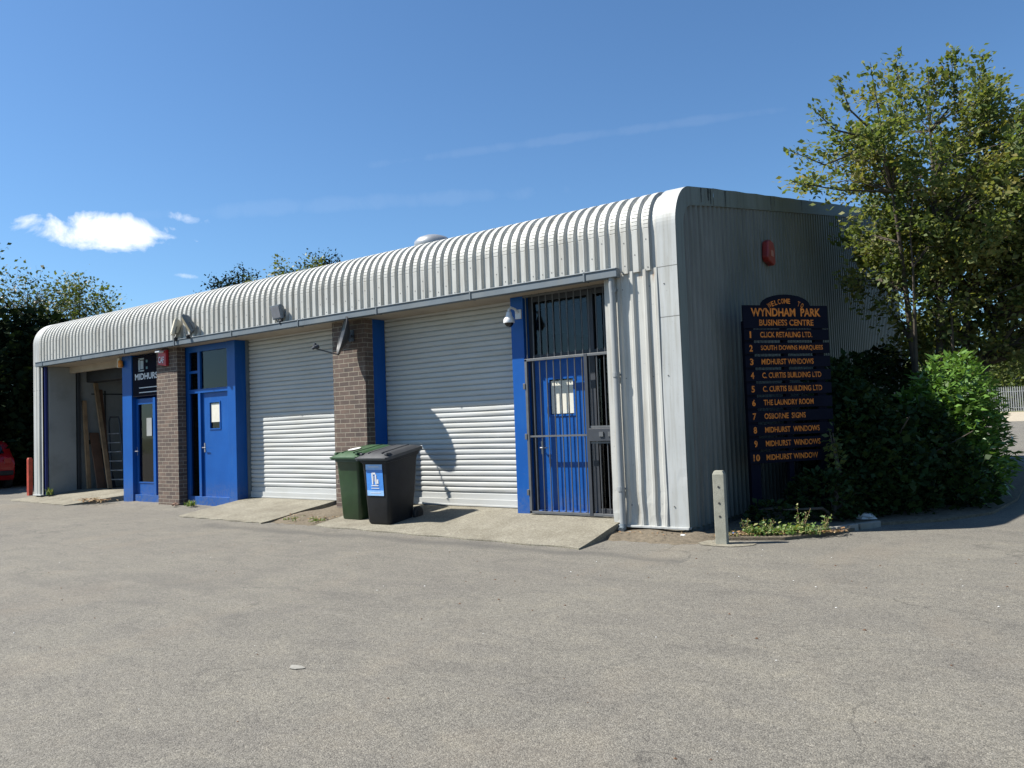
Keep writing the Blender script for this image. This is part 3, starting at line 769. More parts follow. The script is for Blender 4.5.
# weathered ventilator cowl on the roof
def ventilator():
    c = Vector((-6.05, 2.5, roof_z(2.5))); mb = MB()
    mb.lathe([(.22, -.1), (.22, .08), (.27, .12), (.33, .17), (.36, .24), (.35, .32), (.28, .39), (.17, .43), (.02, .445)], c, 24)
    v = build('roof_ventilator', mb, M['vent_metal'], BL, smooth=True)
    mb = MB(); mb.box(c.x-.45, c.x+.45, c.y-.45, c.y+.45, c.z-.2, c.z+.06); build('upstand', mb, M['trim_side'], v, .01)
ventilator()

# ------------------------------------------------------------------ things fixed to the building
def floodlight(loc, yaw, tilt, face, back, w, h, label, kind='flood'):
    t = thing('floodlight', label, 'floodlight', loc, 'floodlights along the gutter')
    Rm = Matrix.Rotation(yaw, 3, 'Z') @ Matrix.Rotation(tilt, 3, 'X')
    c = Vector(loc)+Vector((0, 0, h*.62+.05))
    X, Y, Z = (Rm @ Vector(v) for v in ((1,0,0),(0,1,0),(0,0,1)))
    mb = MB()
    # tapered housing: front frame to smaller back
    vs = []
    for k, (yy, ww, hh) in enumerate(((-.06, w, h), (-.02, w, h), (.05, w*.72, h*.7), (.07, w*.5, h*.5))):
        for (i, j) in ((-1,-1),(1,-1),(1,1),(-1,1)): vs.append(c+X*i*ww/2+Y*yy+Z*j*hh/2)
    fs = [(0,1,2,3),(15,14,13,12)]+[(4*k+i, 4*k+(i+1)%4, 4*k+4+(i+1)%4, 4*k+4+i) for k in range(3) for i in range(4)]
    mb.add(vs, fs); hs = build('housing', mb, back, t, .004)
    mb = MB(); mb.obox(c-Y*.064, X*w*.44, Y*.003, Z*h*.42); build('lens_glass', mb, face, t, .002)
    mb = MB()
    for s_ in (-1, 1): mb.tube([c+X*s_*(w/2+.012), c+X*s_*(w/2+.012)-Z*h*.35, Vector(loc)+X*s_*.04+Vector((0,0,.03)), Vector(loc)+Vector((0,0,-.005))], .007, 6)
    build('bracket', mb, M['steel_dark'], t)
    mb = MB(); mb.lathe([(.028, -.03), (.034, -.01), (.034, .03), (.02, .045)], Vector(loc)+X*.11+Vector((0,-.03,.0)), 12); build('motion_sensor', mb, M['black_plastic'], t, smooth=True)
    return t
floodlight((-10.47, -.10, 3.262), R(-25), R(-14), M['cream'], M['cream'], .26, .32, 'cream floodlight, leftmost of the two close together on the gutter')
floodlight((-10.00, -.12, 3.262), R(-30), R(28), M['flood_cream'], M['gutter'], .44, .36, 'larger beige-faced floodlight with a dark back, tilted down beside the cream one')
floodlight((-7.32, -.10, 3.262), R(-8), R(12), M['flood_glass'], M['gutter'], .30, .24, 'grey floodlight alone on the gutter above the middle shutter')
# CCTV dome
t = thing('security_camera', 'white bell-shaped security camera on a wall arm on the right-hand blue post', 'camera', (-2.55, .25, 2.85))
mb = MB(); mb.box(-2.57, -2.47, .225, .2495, 2.85, 2.98); build('wall_plate', mb, M['camera_white'], t, .004)
mb = MB(); mb.tube([(-2.52, .23, 2.93), (-2.52, .16, 2.98), (-2.53, .08, 2.995), (-2.54, .04, 2.96), (-2.54, .04, 2.91)], .018, 8); build('arm', mb, M['camera_white'], t, smooth=True)
mb = MB(); mb.lathe([(.02, .10), (.035, .09), (.045, .04), (.075, -.01), (.08, -.05), (.078, -.06)], (-2.54, .04, 2.84), 18); build('housing', mb, M['camera_white'], t, smooth=True)
mb = MB(); mb.lathe([(.064, -.058), (.058, -.085), (.035, -.11), (.004, -.12)], (-2.54, .04, 2.84), 18); build('dome', mb, M['lens'], t, smooth=True)
# satellite dish
dc = Vector((-5.60, -.24, 2.88)); nv = Vector((-.56*.95, -.83*.95, .24)).normalized()
t = thing('satellite_dish', 'dark oval satellite dish on a wall arm at the top of the right-hand brick pier', 'satellite dish', tuple(dc))
sx = nv.cross(Vector((0,0,1))).normalized(); sy = sx.cross(nv).normalized()*1.0
if sy.z < 0: sy = -sy
mb = MB(); rows = []
for i in range(9):
    r = i/8; rows.append([dc+(sx*math.cos(a)*.27+sy*math.sin(a)*.31)*r+nv*.10*(r*r-1) for a in np.linspace(0, 2*PI, 33)])
mb.grid(rows); mb.grid([[p-nv*.012 for p in r] for r in rows]); mb.grid([rows[-1], [p-nv*.012 for p in rows[-1]]])
mb.tube([dc+(sx*math.cos(a)*.27+sy*math.sin(a)*.31) for a in np.linspace(0, 2*PI, 33)], .007, 6, False)
build('reflector', mb, pm('dark_dish_mesh', (.05, .052, .055), .4, .1, 6, 60, .05), t, smooth=True)
lnb = dc+nv*.34-sy*.27
mb = MB(); mb.tube([dc-nv*.10-sy*.05, dc-sy*.31-nv*.02, lnb-sy*.03], .012, 6); build('feed_arm', mb, M['steel_dark'], t)
mb = MB(); ax = (dc-lnb).normalized(); mb.tube([lnb-ax*.07, lnb-ax*.02, lnb-ax*.02, lnb+ax*.03, lnb+ax*.04], [.022, .024, .036, .036, .03], 12); mb.tube([lnb-ax*.04, lnb-ax*.04+sy*.08], .018, 8); build('receiver', mb, M['steel_dark'], t, smooth=False)
mb = MB(); mb.tube([dc-nv*.06, dc-nv*.14, Vector((-5.72, .0, 2.90)), Vector((-5.72, .075, 2.90))], .02, 8); mb.box(-5.79, -5.65, .055, .0705, 2.81, 2.99); mb.obox(dc-nv*.10, sx*.05, sy*.07, nv*.03)
build('wall_arm', mb, M['steel_dark'], t)
# alarm boxes
t = thing('alarm_box', 'dark red alarm box with a white lamp on the left-hand brick pier', 'alarm box', (-11.18, .07, 2.98))
mb = MB(); mb.prism([(-11.33, 2.84), (-11.03, 2.80), (-11.03, 3.13), (-11.30, 3.13)], 'y', .0, .069); build('case', mb, M['alarm_red'], t, .01)
mb = MB(); text_add(mb, 'CAF', (-11.19, -.001, 2.87), (1,0,-.06), (0,0,1), .20, .13, (0,-1,0), bold=.02); build('lettering', mb, M['white'], t)
mb = MB(); mb.tube([(-11.12, .0, 3.09), (-11.12, -.10, 3.075)], .02, 8); mb.box(-11.20, -11.04, -.13, -.03, 3.07, 3.105); build('lamp', mb, M['white'], t, .008)
t = thing('alarm_box', 'faded red alarm box high on the shaded side wall above the sign', 'alarm box', (.0, 3.22, 3.84))
mb = MB(); mb.prism([(3.02, 3.74), (3.07, 3.98), (3.16, 4.02), (3.30, 4.00), (3.36, 3.92), (3.37, 3.68), (3.30, 3.64), (3.08, 3.68)], 'x', .0005, .10); build('case', mb, M['alarm_side_red'], t, .02)
mb = MB(); mb.box(.1002, .104, 3.16, 3.27, 3.77, 3.86); build('label_plate', mb, pm('pinkish_label', (.42, .17, .13), .5), t)
# amber lamp by open bay
t = thing('warning_lamp', 'small amber lamp at the top of the blue post beside the open bay', 'lamp', (-13.2, .25, 2.98))
mb = MB(); mb.box(-13.30, -13.19, .20, .32, 2.93, 3.14); build('case', mb, M['cream'], t, .006)
mb = MB(); mb.lathe([(.05, 0), (.055, .03), (.05, .12), (.03, .15), (.005, .155)], (-13.13, .19, 2.93), 14); build('amber_dome', mb, M['orange_lamp'], t, smooth=True)
# shop sign over the recessed door
t = thing('shop_sign', 'black window-firm sign with white logo above the recessed blue door', 'sign', (-12.2, .28, 2.25))
mb = MB(); mb.box(-12.76, -11.495, .26, .29, 2.26, 3.12); build('panel', mb, M['sign_board'], t, .003)
mb = MB(); yy = .255
mb.box(-12.52, -12.46, yy, .2598, 2.80, 3.06); mb.box(-12.52, -12.30, yy, .2598, 3.04, 3.07); mb.box(-12.52, -12.30, yy, .2598, 2.79, 2.82); mb.box(-12.44, -12.32, yy, .2598, 2.84, 3.02)
tl = pm('teal_logo', (.10, .20, .22), .5)
for z in (2.97, 2.83): mb2 = MB(); mb2.box(-12.22, -12.16, yy, .2598, z, z+.055); build('logo', mb2, tl, t)
build('logo', mb, pm('silver_logo', (.36, .42, .45), .5), t)
mb = MB(); text_add(mb, 'MIDHURST', (-12.66, .2598, 2.615), (1,0,0), (0,0,1), 1.02, .135, (0,-1,0), bold=.025, align='LEFT')
build('lettering', mb, M['white'], t)
for z in (2.435, 2.335): mb = MB(); mb.box(-12.50, -11.6, yy, .2598, z, z+.017); build('underline', mb, M['white'], t)
mb = MB(); mb.box(-12.36, -12.16, .330, .336, 1.42, 1.80)
tag(build('notice_sheet', mb, pm('dull_paper', (.30, .31, .30), .8)), 'pale notice sheet hung in the recessed blue doorway', 'notice')
mb = MB(); mb.box(-12.12, -12.02, .268, .30, .185, 2.22)
# ------------------------------------------------------------------ in the open bay
def plank(p0, p1, w, t_, label, m=None, cat='plank', name='timber_plank'):
    p0, p1 = Vector(p0), Vector(p1); d = (p1-p0); L_ = d.length; d.normalize()
    s_ = Vector((0,1,0)); s_ = (s_-d*s_.dot(d)).normalized(); n_ = d.cross(s_)
    mb = MB(); mb.obox((p0+p1)/2, s_*w/2, n_*t_/2, d*L_/2)
    return tag(build(name, mb, m or M['wood'], None, .004, origin=p0), label, cat, 'boards leaning in the open bay')
plank((-15.25, 1.02, .20), (-16.17, 1.16, 2.78), .10, .05, 'long pale plank leaning steeply, the tallest in the open bay')
plank((-15.42, 1.10, .20), (-16.18, 1.28, 2.62), .09, .04, 'dark thin plank leaning close beside the tallest one', M['brown_board'])
plank((-15.98, .88, .20), (-16.22, .90, 2.35), .09, .06, 'narrow brown board nearest the bay entrance, almost upright')
plank((-15.70, 1.05, .20), (-16.2, 1.12, 1.55), .22, .03, 'short wide brown board in the middle of the open bay', M['brown_board'])
plank((-15.55, 1.22, .20), (-16.2, 1.32, 1.15), .20, .03, 'dark low sheet leaning behind the boards in the open bay', M['dark'])
t = thing('step_ladder', 'dark step ladder standing against the inner wall of the open bay', 'ladder', (-15.5, 1.32, .19))
lt = Vector((-15.98, 1.50, 1.80)); 
rl = [(Vector((-15.62, 1.26, .20)), Vector((-15.98, 1.38, 1.80))), (Vector((-15.16, 1.36, .20)), Vector((-15.62, 1.46, 1.80)))]
mb = MB()
for a_, b_ in rl: mb.tube([a_, b_], .022, 6)
mb.tube([rl[0][1], rl[0][1]+Vector((.05, .01, .12)), rl[1][1]+Vector((-.05, 0, .12)), rl[1][1]], .02, 6)
build('rails', mb, M['steel_dark'], t)
for k in range(6):
    f_ = .12+.14*k; a_ = rl[0][0].lerp(rl[0][1], f_); b_ = rl[1][0].lerp(rl[1][1], f_); mb = MB()
    mb.obox((a_+b_)/2, (b_-a_)/2, Vector((.0, .05, 0)), Vector((0,0,.014))); build('tread', mb, M['aluminium'], t, .003)

# ------------------------------------------------------------------ wheelie bins
def wheelie_bin(x, y, z, yaw, body, lid, label):
    t = thing('wheelie_bin', label, 'wheelie bin', (x, y, z), 'wheelie bins by the brick pier')
    def W(p):
        c, s_ = math.cos(yaw), math.sin(yaw); return Vector((x+p[0]*c-p[1]*s_, y+p[0]*s_+p[1]*c, z+p[2]))
    def ring(w0, yf, yb, zz, r=.05):
        pts = []; hw = w0/2
        for cx_, cy_, a0 in ((-hw+r, yf+r, 180), (hw-r, yf+r, 270), (hw-r, yb-r, 0), (-hw+r, yb-r, 90)):
            for k in range(5): a = R(a0+k*22.5); pts.append(W((cx_+r*math.cos(a), cy_+r*math.sin(a), zz)))
        return pts
    secs = [(.40, .03, .50, .0), (.42, .015, .52, .03), (.465, -.01, .57, .45), (.50, -.035, .60, .80), (.515, -.045, .615, .86), (.555, -.06, .63, .865), (.560, -.06, .635, .905), (.555, -.058, .63, .915)]
    rings = [ring(w, yf, yb, zz) for w, yf, yb, zz in secs]
    # tilt the rim: back is higher
    mb = MB(); n_ = 20; vs = []
    for (w, yf, yb, zz), rg in zip(secs, rings):
        for p in rg:
            loc = (p-Vector((x, y, z))); yy = -loc.x*math.sin(yaw)+loc.y*math.cos(yaw)
            p = p.copy(); p.z += max(0, zz-.5)/.4*.10*(yy+.05)/.65; vs.append(p)
    fs = [(i*n_+k, i*n_+(k+1)%n_, (i+1)*n_+(k+1)%n_, (i+1)*n_+k) for i in range(len(secs)-1) for k in range(n_)]
    fs += [tuple(range(n_-1,-1,-1)), tuple((len(secs)-1)*n_+k for k in range(n_))]
    mb.add(vs, fs); build('body', mb, body, t, smooth=True)
    # lid: shallow dome with a front lip and raised centre
    mb = MB(); rows = []
    for j in range(13):
        v_ = j/12; yy = -.10+v_*.76; row = []
        for i in range(13):
            u = -1+2*i/12; e = max(0, 1-abs(u)**6)*max(0, 1-abs(2*v_-1)**6)
            zz = .945+.11*(yy+.05)/.65+.045*e+(.014*math.sin(u*PI*2)**2*e)
            row.append(W((u*.293, yy, zz)))
        rows.append(row)
    mb.grid(rows)
    top_edge = rows[0]+[r[-1] for r in rows[1:]]+list(reversed(rows[-1]))[1:]+[r[0] for r in reversed(rows)][1:]
    mb.grid([top_edge, [p-Vector((0,0,.042)) for p in top_edge]])
    L_ = build('lid', mb, lid, t, smooth=True)
    mb = MB(); mb.obox(W((0, -.112, .925)), W((.29,0,0))-W((0,0,0)), W((0,.014,0))-W((0,0,0)), (0,0,.012)); build('front_lip', mb, lid, L_, .005)
    for u_ in (-.13, .13):
        mb = MB(); mb.tube([W((u_, yy_, .945+.11*(yy_+.05)/.65+.046)) for yy_ in (-.02, .15, .35, .55)], .010, 6); build('lid_ridge', mb, lid, L_)
    for s_ in (-1, 1):
        mb = MB(); mb.obox(W((s_*.235, -.01, .985)), W((.025,0,0))-W((0,0,0)), W((0,.05,0))-W((0,0,0)), (0,0,.016)); build('lid_grip', mb, lid, L_, .006)
    mb = MB()
    for s_ in (-1, 1):
        mb.obox(W((s_*.19, .66, 1.02)), W((.02,0,0))-W((0,0,0)), W((0,.04,0))-W((0,0,0)), (0,0,.03))
    mb.tube([W((-.25, .70, 1.03)), W((.25, .70, 1.03))], .015, 8); build('handle', mb, body, t)
    for s_ in (-1, 1):
        a_, b_ = W((s_*.225, .57, .10)), W((s_*.275, .57, .10)); mb = MB(); mb.tube([a_, a_.lerp(b_, .15), a_.lerp(b_, .85), b_], [.085, .10, .10, .085], 20)
        w_ = build('wheel', mb, M['rubber'], t, smooth=True)
        mb = MB(); c_ = a_.lerp(b_, 1.02); mb.tube([c_, W((s_*.282, .57, .10))], .045, 14); build('hub', mb, M['black_plastic'], w_)
    mb = MB(); mb.tube([W((-.27, .57, .10)), W((.27, .57, .10))], .012, 8); build('axle', mb, M['steel'], t)
    return t, W
tb_, W = wheelie_bin(-4.34, -.80, .055, R(2), M['black_plastic'], M['black_lid'], 'black wheelie bin with a blue label on its front')
def on_front(W, u, zz):    # point on the tapered front face
    k = min(1, max(0, (zz-.03)/.77)); return W((u, .015-.05*k-.004, zz))
def patch(mb, W, u0, u1, z0, z1, off):
    a, b, c, d = on_front(W, u0, z0), on_front(W, u1, z0), on_front(W, u1, z1), on_front(W, u0, z1)
    n_ = (b-a).cross(d-a).normalized()*off; mb.add([p+n_ for p in (a, b, c, d)], [(0,1,2,3)])
st = MB(); patch(st, W, -.165, .15, .40, .84, .004); s_o = build('label_sticker', st, M['sticker'], tb_)
st = MB(); patch(st, W, -.165, .15, .40, .475, .006); patch(st, W, -.165, .15, .765, .84, .006); build('printed_band', st, M['pale_sticker'], s_o)
st = MB()
for (u0,u1,z0,z1) in ((-.06,-.035,.56,.72),(.005,.03,.56,.70),(-.045,.015,.70,.725),(-.02,-.01,.60,.68),(-.075,.06,.535,.55),(-.10,.09,.435,.445),(-.08,.07,.50,.51),(-.11,.09,.80,.812),(.035,.065,.57,.63)): patch(st, W, u0,u1,z0,z1,.008)
build('pictogram', st, M['white'], s_o)
tg_, W2 = wheelie_bin(-5.10, -.62, .06, R(-3), M['green_plastic'], M['green_lid'], 'green wheelie bin with a white sticker on its lid')
st = MB(); cpt = W2((-.06, .17, 1.045)); st.add([W2((-.07+.085*math.cos(a), .17+.11*math.sin(a), 1.008+.11*(.17+.11*math.sin(a)+.05)/.65)) for a in np.linspace(0, 2*PI, 18, endpoint=False)], [tuple(range(18))])
build('lid_sticker', st, M['litter_white'], tg_)

# ------------------------------------------------------------------ concrete post, red post
def post_obj(name, label, cat, x, y, w, d, h, m, yaw=0, holes=True, cham=.02):
    t = thing(name, label, cat, (x, y, 0)); c, s_ = math.cos(yaw), math.sin(yaw)
    def W(p): return Vector((x+p[0]*c-p[1]*s_, y+p[0]*s_+p[1]*c, p[2]))
    mb = MB(); vs = []
    for z, k in ((-.05, 1), (h-.04, 1), (h, .72)):
        for i, j in ((-1,-1),(1,-1),(1,1),(-1,1)): vs.append(W((i*w/2*k, j*d/2*k, z)))
    mb.add(vs, [(3,2,1,0),(8,9,10,11)]+[(4*q+i, 4*q+(i+1)%4, 4*q+4+(i+1)%4, 4*q+4+i) for q in range(2) for i in range(4)])
    build('shaft', mb, m, t, .006)
    if holes:
        mb = MB()
        for z in (h*.78, h*.56, h*.38): 
            q = W((-.0, -d/2-.001, z)); n_ = Vector((s_, -c, 0)); mb.tube([q, q+n_*.003], .012, 8)
        build('bolt_hole', mb, M['dark'], t)
    return t
post_obj('concrete_post', 'squat grey concrete post with three bolt holes in front of the building corner', 'post', .525, -.36, .125, .10, .80, M['concrete_post'], R(8))
mb = MB(); n_ = 11
vs = [(.54+.32*math.cos(a)*(1+.2*math.sin(3*a)), -.36+.22*math.sin(a)*(1+.15*math.cos(2*a)), .006) for a in np.linspace(0, 2*PI, n_, endpoint=False)]
mb.add(vs, [tuple(range(n_))]); struct(build('concrete_patch', mb, M['apron']), 'pale concrete collar around the foot of the post')
post_obj('metal_post', 'rusty red metal post beside the far-left corner of the unit', 'post', -18.50, .60, .12, .10, .97, M['red_paint'], 0, False)

# ------------------------------------------------------------------ business sign
A = Vector((.33, 1.17, 0)); Bp = Vector((1.10, 2.20, 0)); U = (Bp-A).normalized(); Wd = (Bp-A).length; Nn = Vector((U.y, -U.x, 0))
sg = thing('directory_sign', 'navy business-centre board with orange lettering and an arched top beside the side wall', 'sign', tuple((A+Bp)/2))
def S(u, z, n=0): return A+U*u+Vector((0,0,z))+Nn*n
def sboard(u0, u1, z0, z1, name, m, n0=-.012, n1=.012, parent=sg, bev=.002):
    mb = MB(); mb.obox(S((u0+u1)/2, (z0+z1)/2, (n0+n1)/2), U*(u1-u0)/2, Nn*(n1-n0)/2, Vector((0,0,(z1-z0)/2))); return build(name, mb, m, parent, bev)
ZT = 2.80; ZB = .745
for u0, u1 in ((.02, .16), (Wd/2-.05, Wd/2+.02), (Wd-.20, Wd-.07)): sboard(u0, u1, .0, 2.6, 'post', M['sign_board'], -.08, -.014)
# header with arch
mb = MB(); zh0 = 2.500; poly = [(0, zh0), (Wd, zh0), (Wd, ZT), (Wd-.27, ZT)]
for k in range(1, 12):
    a = PI*k/12; poly.append((Wd/2+(Wd/2-.27)*math.cos(a)*1.0, ZT+.145*math.sin(a)))
poly += [(.27, ZT), (0, ZT)]
n_ = len(poly); vs = [S(u, z, .012) for u, z in poly]+[S(u, z, -.012) for u, z in poly]
mb.add(vs, [tuple(range(n_)), tuple(range(2*n_-1, n_-1, -1))]+[(i, i+n_, (i+1)%n_+n_, (i+1)%n_) for i in range(n_)])
hd = build('header_panel', mb, M['sign_board'], sg)
mb = MB(); text_add(mb, 'WYNDHAM  PARK', S(Wd/2, 2.655, .012), U, (0,0,1), Wd*.82, .108, Nn, bold=.03)
text_add(mb, 'BUSINESS CENTRE', S(Wd/2, 2.535, .012), U, (0,0,1), Wd*.64, .080, Nn, bold=.02)
# arched words
word = 'WELCOME  TO'; k = len(word)
for i, ch in enumerate(word):
    if ch == ' ': continue
    f_ = (i/(k-1))*2-1; u = Wd/2+f_*.235; z = 2.825-.055*f_*f_; an = -f_*.45
    ux_ = U*math.cos(an)+Vector((0,0,1))*math.sin(an); uy_ = Vector((0,0,1))*math.cos(an)-U*math.sin(an)
    text_add(mb, ch, S(u, z, .012), ux_, uy_, .038 if ch not in 'WM' else .055, .065, Nn, bold=.02)
build('lettering', mb, M['letter_orange'], hd)
names = ['CLICK RETAILING LTD.', 'SOUTH DOWNS MARQUEES', 'MIDHURST WINDOWS', 'C. CURTIS BUILDING LTD', 'C. CURTIS BUILDING LTD', 'THE LAUNDRY ROOM', 'OSBORNE  SIGNS', 'MIDHURST  WINDOWS', 'MIDHURST  WINDOWS', 'MIDHURST WINDOW']
wid = [.66, .79, .66, .75, .75, .63, .52, .69, .69, .65]
pitch = (2.49-ZB)/10
for i, (nm, w_) in enumerate(zip(names, wid)):
    z1 = 2.49-i*pitch; z0 = z1-pitch+.032
    pl = sboard(0, Wd, z0, z1-.002, 'name_plate', M['sign_board'])
    mb = MB(); zc = (z0+z1)/2-.036
    text_add(mb, str(i+1), S(.09, zc-.006, .012), U, (0,0,1), (.022 if i == 0 else .05) if i < 9 else .095, .085, Nn, bold=.03)
    build('number', mb, M['letter_orange'], pl)
    mb = MB(); text_add(mb, nm, S(.235, zc, .012), U, (0,0,1), w_*Wd/1.0*.93, .072, Nn, bold=.018, align='LEFT')
    build('lettering', mb, M['letter_orange' if i not in (2, 6) else 'letter_orange'], pl)

# ------------------------------------------------------------------ vegetation right
def rej_wall(p):
    return (p[0] < .12 and p[2] < roof_z(max(0,p[1]))+.12 and p[1] < YB+.3) or p[2] < .05
def at(px, py, Z):
    c = Vector(((px-512)/800*Z, -(py-384)/800*Z, -Z)); return CAMM @ c
TREE = [(*at(938,175,13.2), 1.7, 1.7, 1.65), (*at(864,155,12.6), .95, .95, .95), (*at(985,215,13.4), 1.7, 1.7, 1.75), (*at(1000,300,13.2), 1.55, 1.6, 1.0), (*at(928,285,12.8), .85, .95, .8), (*at(1070,250,13.6), 1.8, 1.8, 1.7), (*at(945,345,13.6), .9, 1.0, .55), (*at(985,335,13.8), 1.1, 1.1, .55), (*at(900,295,13.4), .7, .9, .75), (*at(940,250,13.3), 1.5, 1.5, .9)]
tb0 = (1.75, 6.0, .05)
stems = [(0,0, *at(935,130,13.2), .11), (.15,.1, *at(985,140,13.6), .09), (-.12,.1, *at(880,140,12.8), .075), (.25,-.1, *at(1030,200,13.6), .08), (-.2,-.15, *at(905,230,12.6), .06), (.1,-.2, *at(960,280,12.8), .06)]
shoots = [(at(880,120,12.8), at(870,62,12.8), 130), (at(905,120,13), at(895,55,13), 170), (at(930,110,13.1), at(928,70,13.1), 110), (at(955,110,13.2), at(951,50,13.2), 200), (at(990,120,13.3), at(1000,82,13.3), 120), (at(975,140,13.3), at(985,95,13.3), 110),
 (at(1005,150,13.5), at(1024,105,13.5), 130), (at(835,130,12.6), at(812,108,12.6), 110), (at(825,165,12.5), at(788,150,12.5), 110), (at(840,190,12.5), at(792,182,12.5), 130), (at(850,110,12.6), at(838,78,12.6), 110), (at(960,95,13.2), at(940,62,13.2), 100)]
grow_tree('broadleaf_tree', 'tall bushy tree with yellowing olive leaves overhanging the side wall', 'tree', tb0, stems, TREE, 440, 150, .082, M['leaf_tree'], M['bark'], reject=rej_wall, shoots=shoots, twig=.42, spread=.075)
T2 = [(*at(1060,245,17), 2.0, 2.0, 1.4), (*at(1020,215,18), 1.3, 1.3, 1.6)]
grow_tree('broadleaf_tree', 'darker tree standing behind the bushy one at the right edge', 'tree', (*at(1045,430,17.5)[:2], .0), [(0,0,*at(1045,200,17.5), .12), (.2,0,*at(1085,220,17.5), .1), (-.2,0,*at(1015,230,17.5), .09)], T2, 110, 110, .10, M['leaf_sparse'], M['bark'], twig=.5, spread=.09)

def shrub(name, label, cat, base, ells, n, lsize, lm, aspect=.45, up=.5, group=None, reject=None, stems=6, shell=.3, out=.7, droop=0):
    root = thing(name, label, cat, base, group); mb = MB(); B = Vector(base); P = []; D = []
    w = np.array([e[3]*e[4]*e[5] for e in ells]); w = w/w.sum(); 
    for k in range(stems):
        e = ells[k % len(ells)]; tip = Vector((e[0]+rng.normal()*e[3]*.4, e[1]+rng.normal()*e[4]*.4, e[2]+e[5]*.5))
        if reject and reject(tip): continue
        mb.tube([B+Vector((rng.normal()*.1, rng.normal()*.1, -.03)), B.lerp(tip, .5)+Vector((rng.normal()*.1, rng.normal()*.1, .1)), tip], [.03, .02, .006], 5, False)
    build('stems', mb, M['bark'], root)
    lump = rng.normal(size=(14,3)); lump /= np.linalg.norm(lump, axis=1)[:,None]
    while len(P) < n:
        e = ells[rng.choice(len(ells), p=w)]; d = rng.normal(size=3); d /= np.linalg.norm(d)
        bulge = 1+.16*np.max(lump@d)**4-.10+.06*math.sin(d[0]*9+e[0]*5)*math.sin(d[2]*8+e[1]*3)
        r = (1-shell*rng.random()**1.5)*bulge
        p = np.array([e[0]+d[0]*e[3]*r, e[1]+d[1]*e[4]*r, e[2]+d[2]*e[5]*r])
        if p[2] < .03 or (reject and reject(p)): continue
        P.append(p); D.append(d*out+np.array([0,0,.35]))
    P = np.array(P); tone = .5+.25*np.sin(P[:,0]*5)*np.sin(P[:,2]*6+P[:,1]*4)
    leaf_mesh('foliage', P, lsize, lm, root, aspect, up, np.array(D), tone, droop)
    return root
shrub('laurel_bush', 'glossy bright green laurel bush, sunlit at its top, at the right end of the bed', 'bush', (2.2, 4.5, .03), [(2.24, 4.5, 1.30, .60, .8, .95), (2.42, 4.75, .8, .50, .8, .85), (2.0, 4.3, 1.0, .6, .7, .95), (2.25,4.3,.5,.60,.8,.6)], 9500, .115, M['leaf_laurel'], .38, .6, stems=12, shell=.45)
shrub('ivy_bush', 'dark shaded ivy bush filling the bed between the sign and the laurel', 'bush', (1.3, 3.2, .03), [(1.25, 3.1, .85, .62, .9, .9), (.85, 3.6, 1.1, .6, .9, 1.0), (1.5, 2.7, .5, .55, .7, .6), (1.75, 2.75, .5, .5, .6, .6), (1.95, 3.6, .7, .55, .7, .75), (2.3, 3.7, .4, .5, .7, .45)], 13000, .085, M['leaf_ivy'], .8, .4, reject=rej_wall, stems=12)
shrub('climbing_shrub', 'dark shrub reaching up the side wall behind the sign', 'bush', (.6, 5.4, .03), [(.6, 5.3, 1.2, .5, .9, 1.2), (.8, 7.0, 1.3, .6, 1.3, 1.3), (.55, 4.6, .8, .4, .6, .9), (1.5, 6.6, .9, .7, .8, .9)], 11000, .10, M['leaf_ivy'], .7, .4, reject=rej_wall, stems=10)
shrub('bramble', 'low dark bramble tangled around the foot of the sign', 'bush', (1.15, 1.75, .03), [(1.05, 1.75, .3, .45, .5, .35), (.6, 1.0, .15, .25, .35, .18), (1.45, 2.1, .3, .3, .35, .35)], 2600, .07, M['leaf_ivy'], .7, .5, reject=rej_wall, stems=8)
shrub('young_shoot', 'yellow-green leafy shoot growing up across the lower right of the sign', 'plant', (1.18, 1.95, .03), [(1.16, 1.93, .55, .12, .14, .5), (1.14, 1.98, 1.0, .10, .10, .25)], 260, .07, M['leaf_mid'], .6, .4, stems=4, shell=.9)

# weeds and litter
def blades(name, pts, h, m, label, width=.006, n=9, **kw):
    V = []; Fc = []; tn = []
    for (x, y, z) in pts:
        for k in range(n):
            a = rng.random()*2*PI; L_ = h*(.5+.8*rng.random()); lean = .2+.5*rng.random(); w = width*(.7+.6*rng.random())
            dx, dy = math.cos(a), math.sin(a); ox, oy = rng.normal(size=2)*.025
            o_ = len(V); q = []
            for s_, t in ((1,0),(.8,.5),(.1,1)):
                cx_ = x+ox+dx*L_*lean*t*t; cy_ = y+oy+dy*L_*lean*t*t; cz = z+L_*t*(1-.25*t*lean)
                q += [(cx_-dy*w*s_, cy_+dx*w*s_, cz), (cx_+dy*w*s_, cy_-dx*w*s_, cz)]
            V += q; Fc += [(o_,o_+1,o_+3,o_+2),(o_+2,o_+3,o_+5,o_+4)]; c = rng.random(); tn += [c]*6
    me = bpy.data.meshes.new(name); me.from_pydata(V, [], Fc); me.update()
    at_ = me.attributes.new('leaf_tone', 'FLOAT', 'POINT'); at_.data.foreach_set('value', tn)
    o = link(name, me, m); o['kind'] = 'stuff'; o['label'] = label; return o
def rnd_bed():
    while True:
        x = .45+rng.random()*1.05; y = -.10+(x-.45)*.62+abs(rng.normal())*.16
        if y < .9: return x, y
gp = []
for _ in range(16):
    x, y = rnd_bed(); gp += [(x+rng.normal()*.035, y+abs(rng.normal())*.035, .04) for _ in range(int(2+rng.random()*6))]
blades('weeds', gp, .075, M['grass'], 'tufts of weeds and grass in the sunny tip of the bed', .005, 6)
gp = []
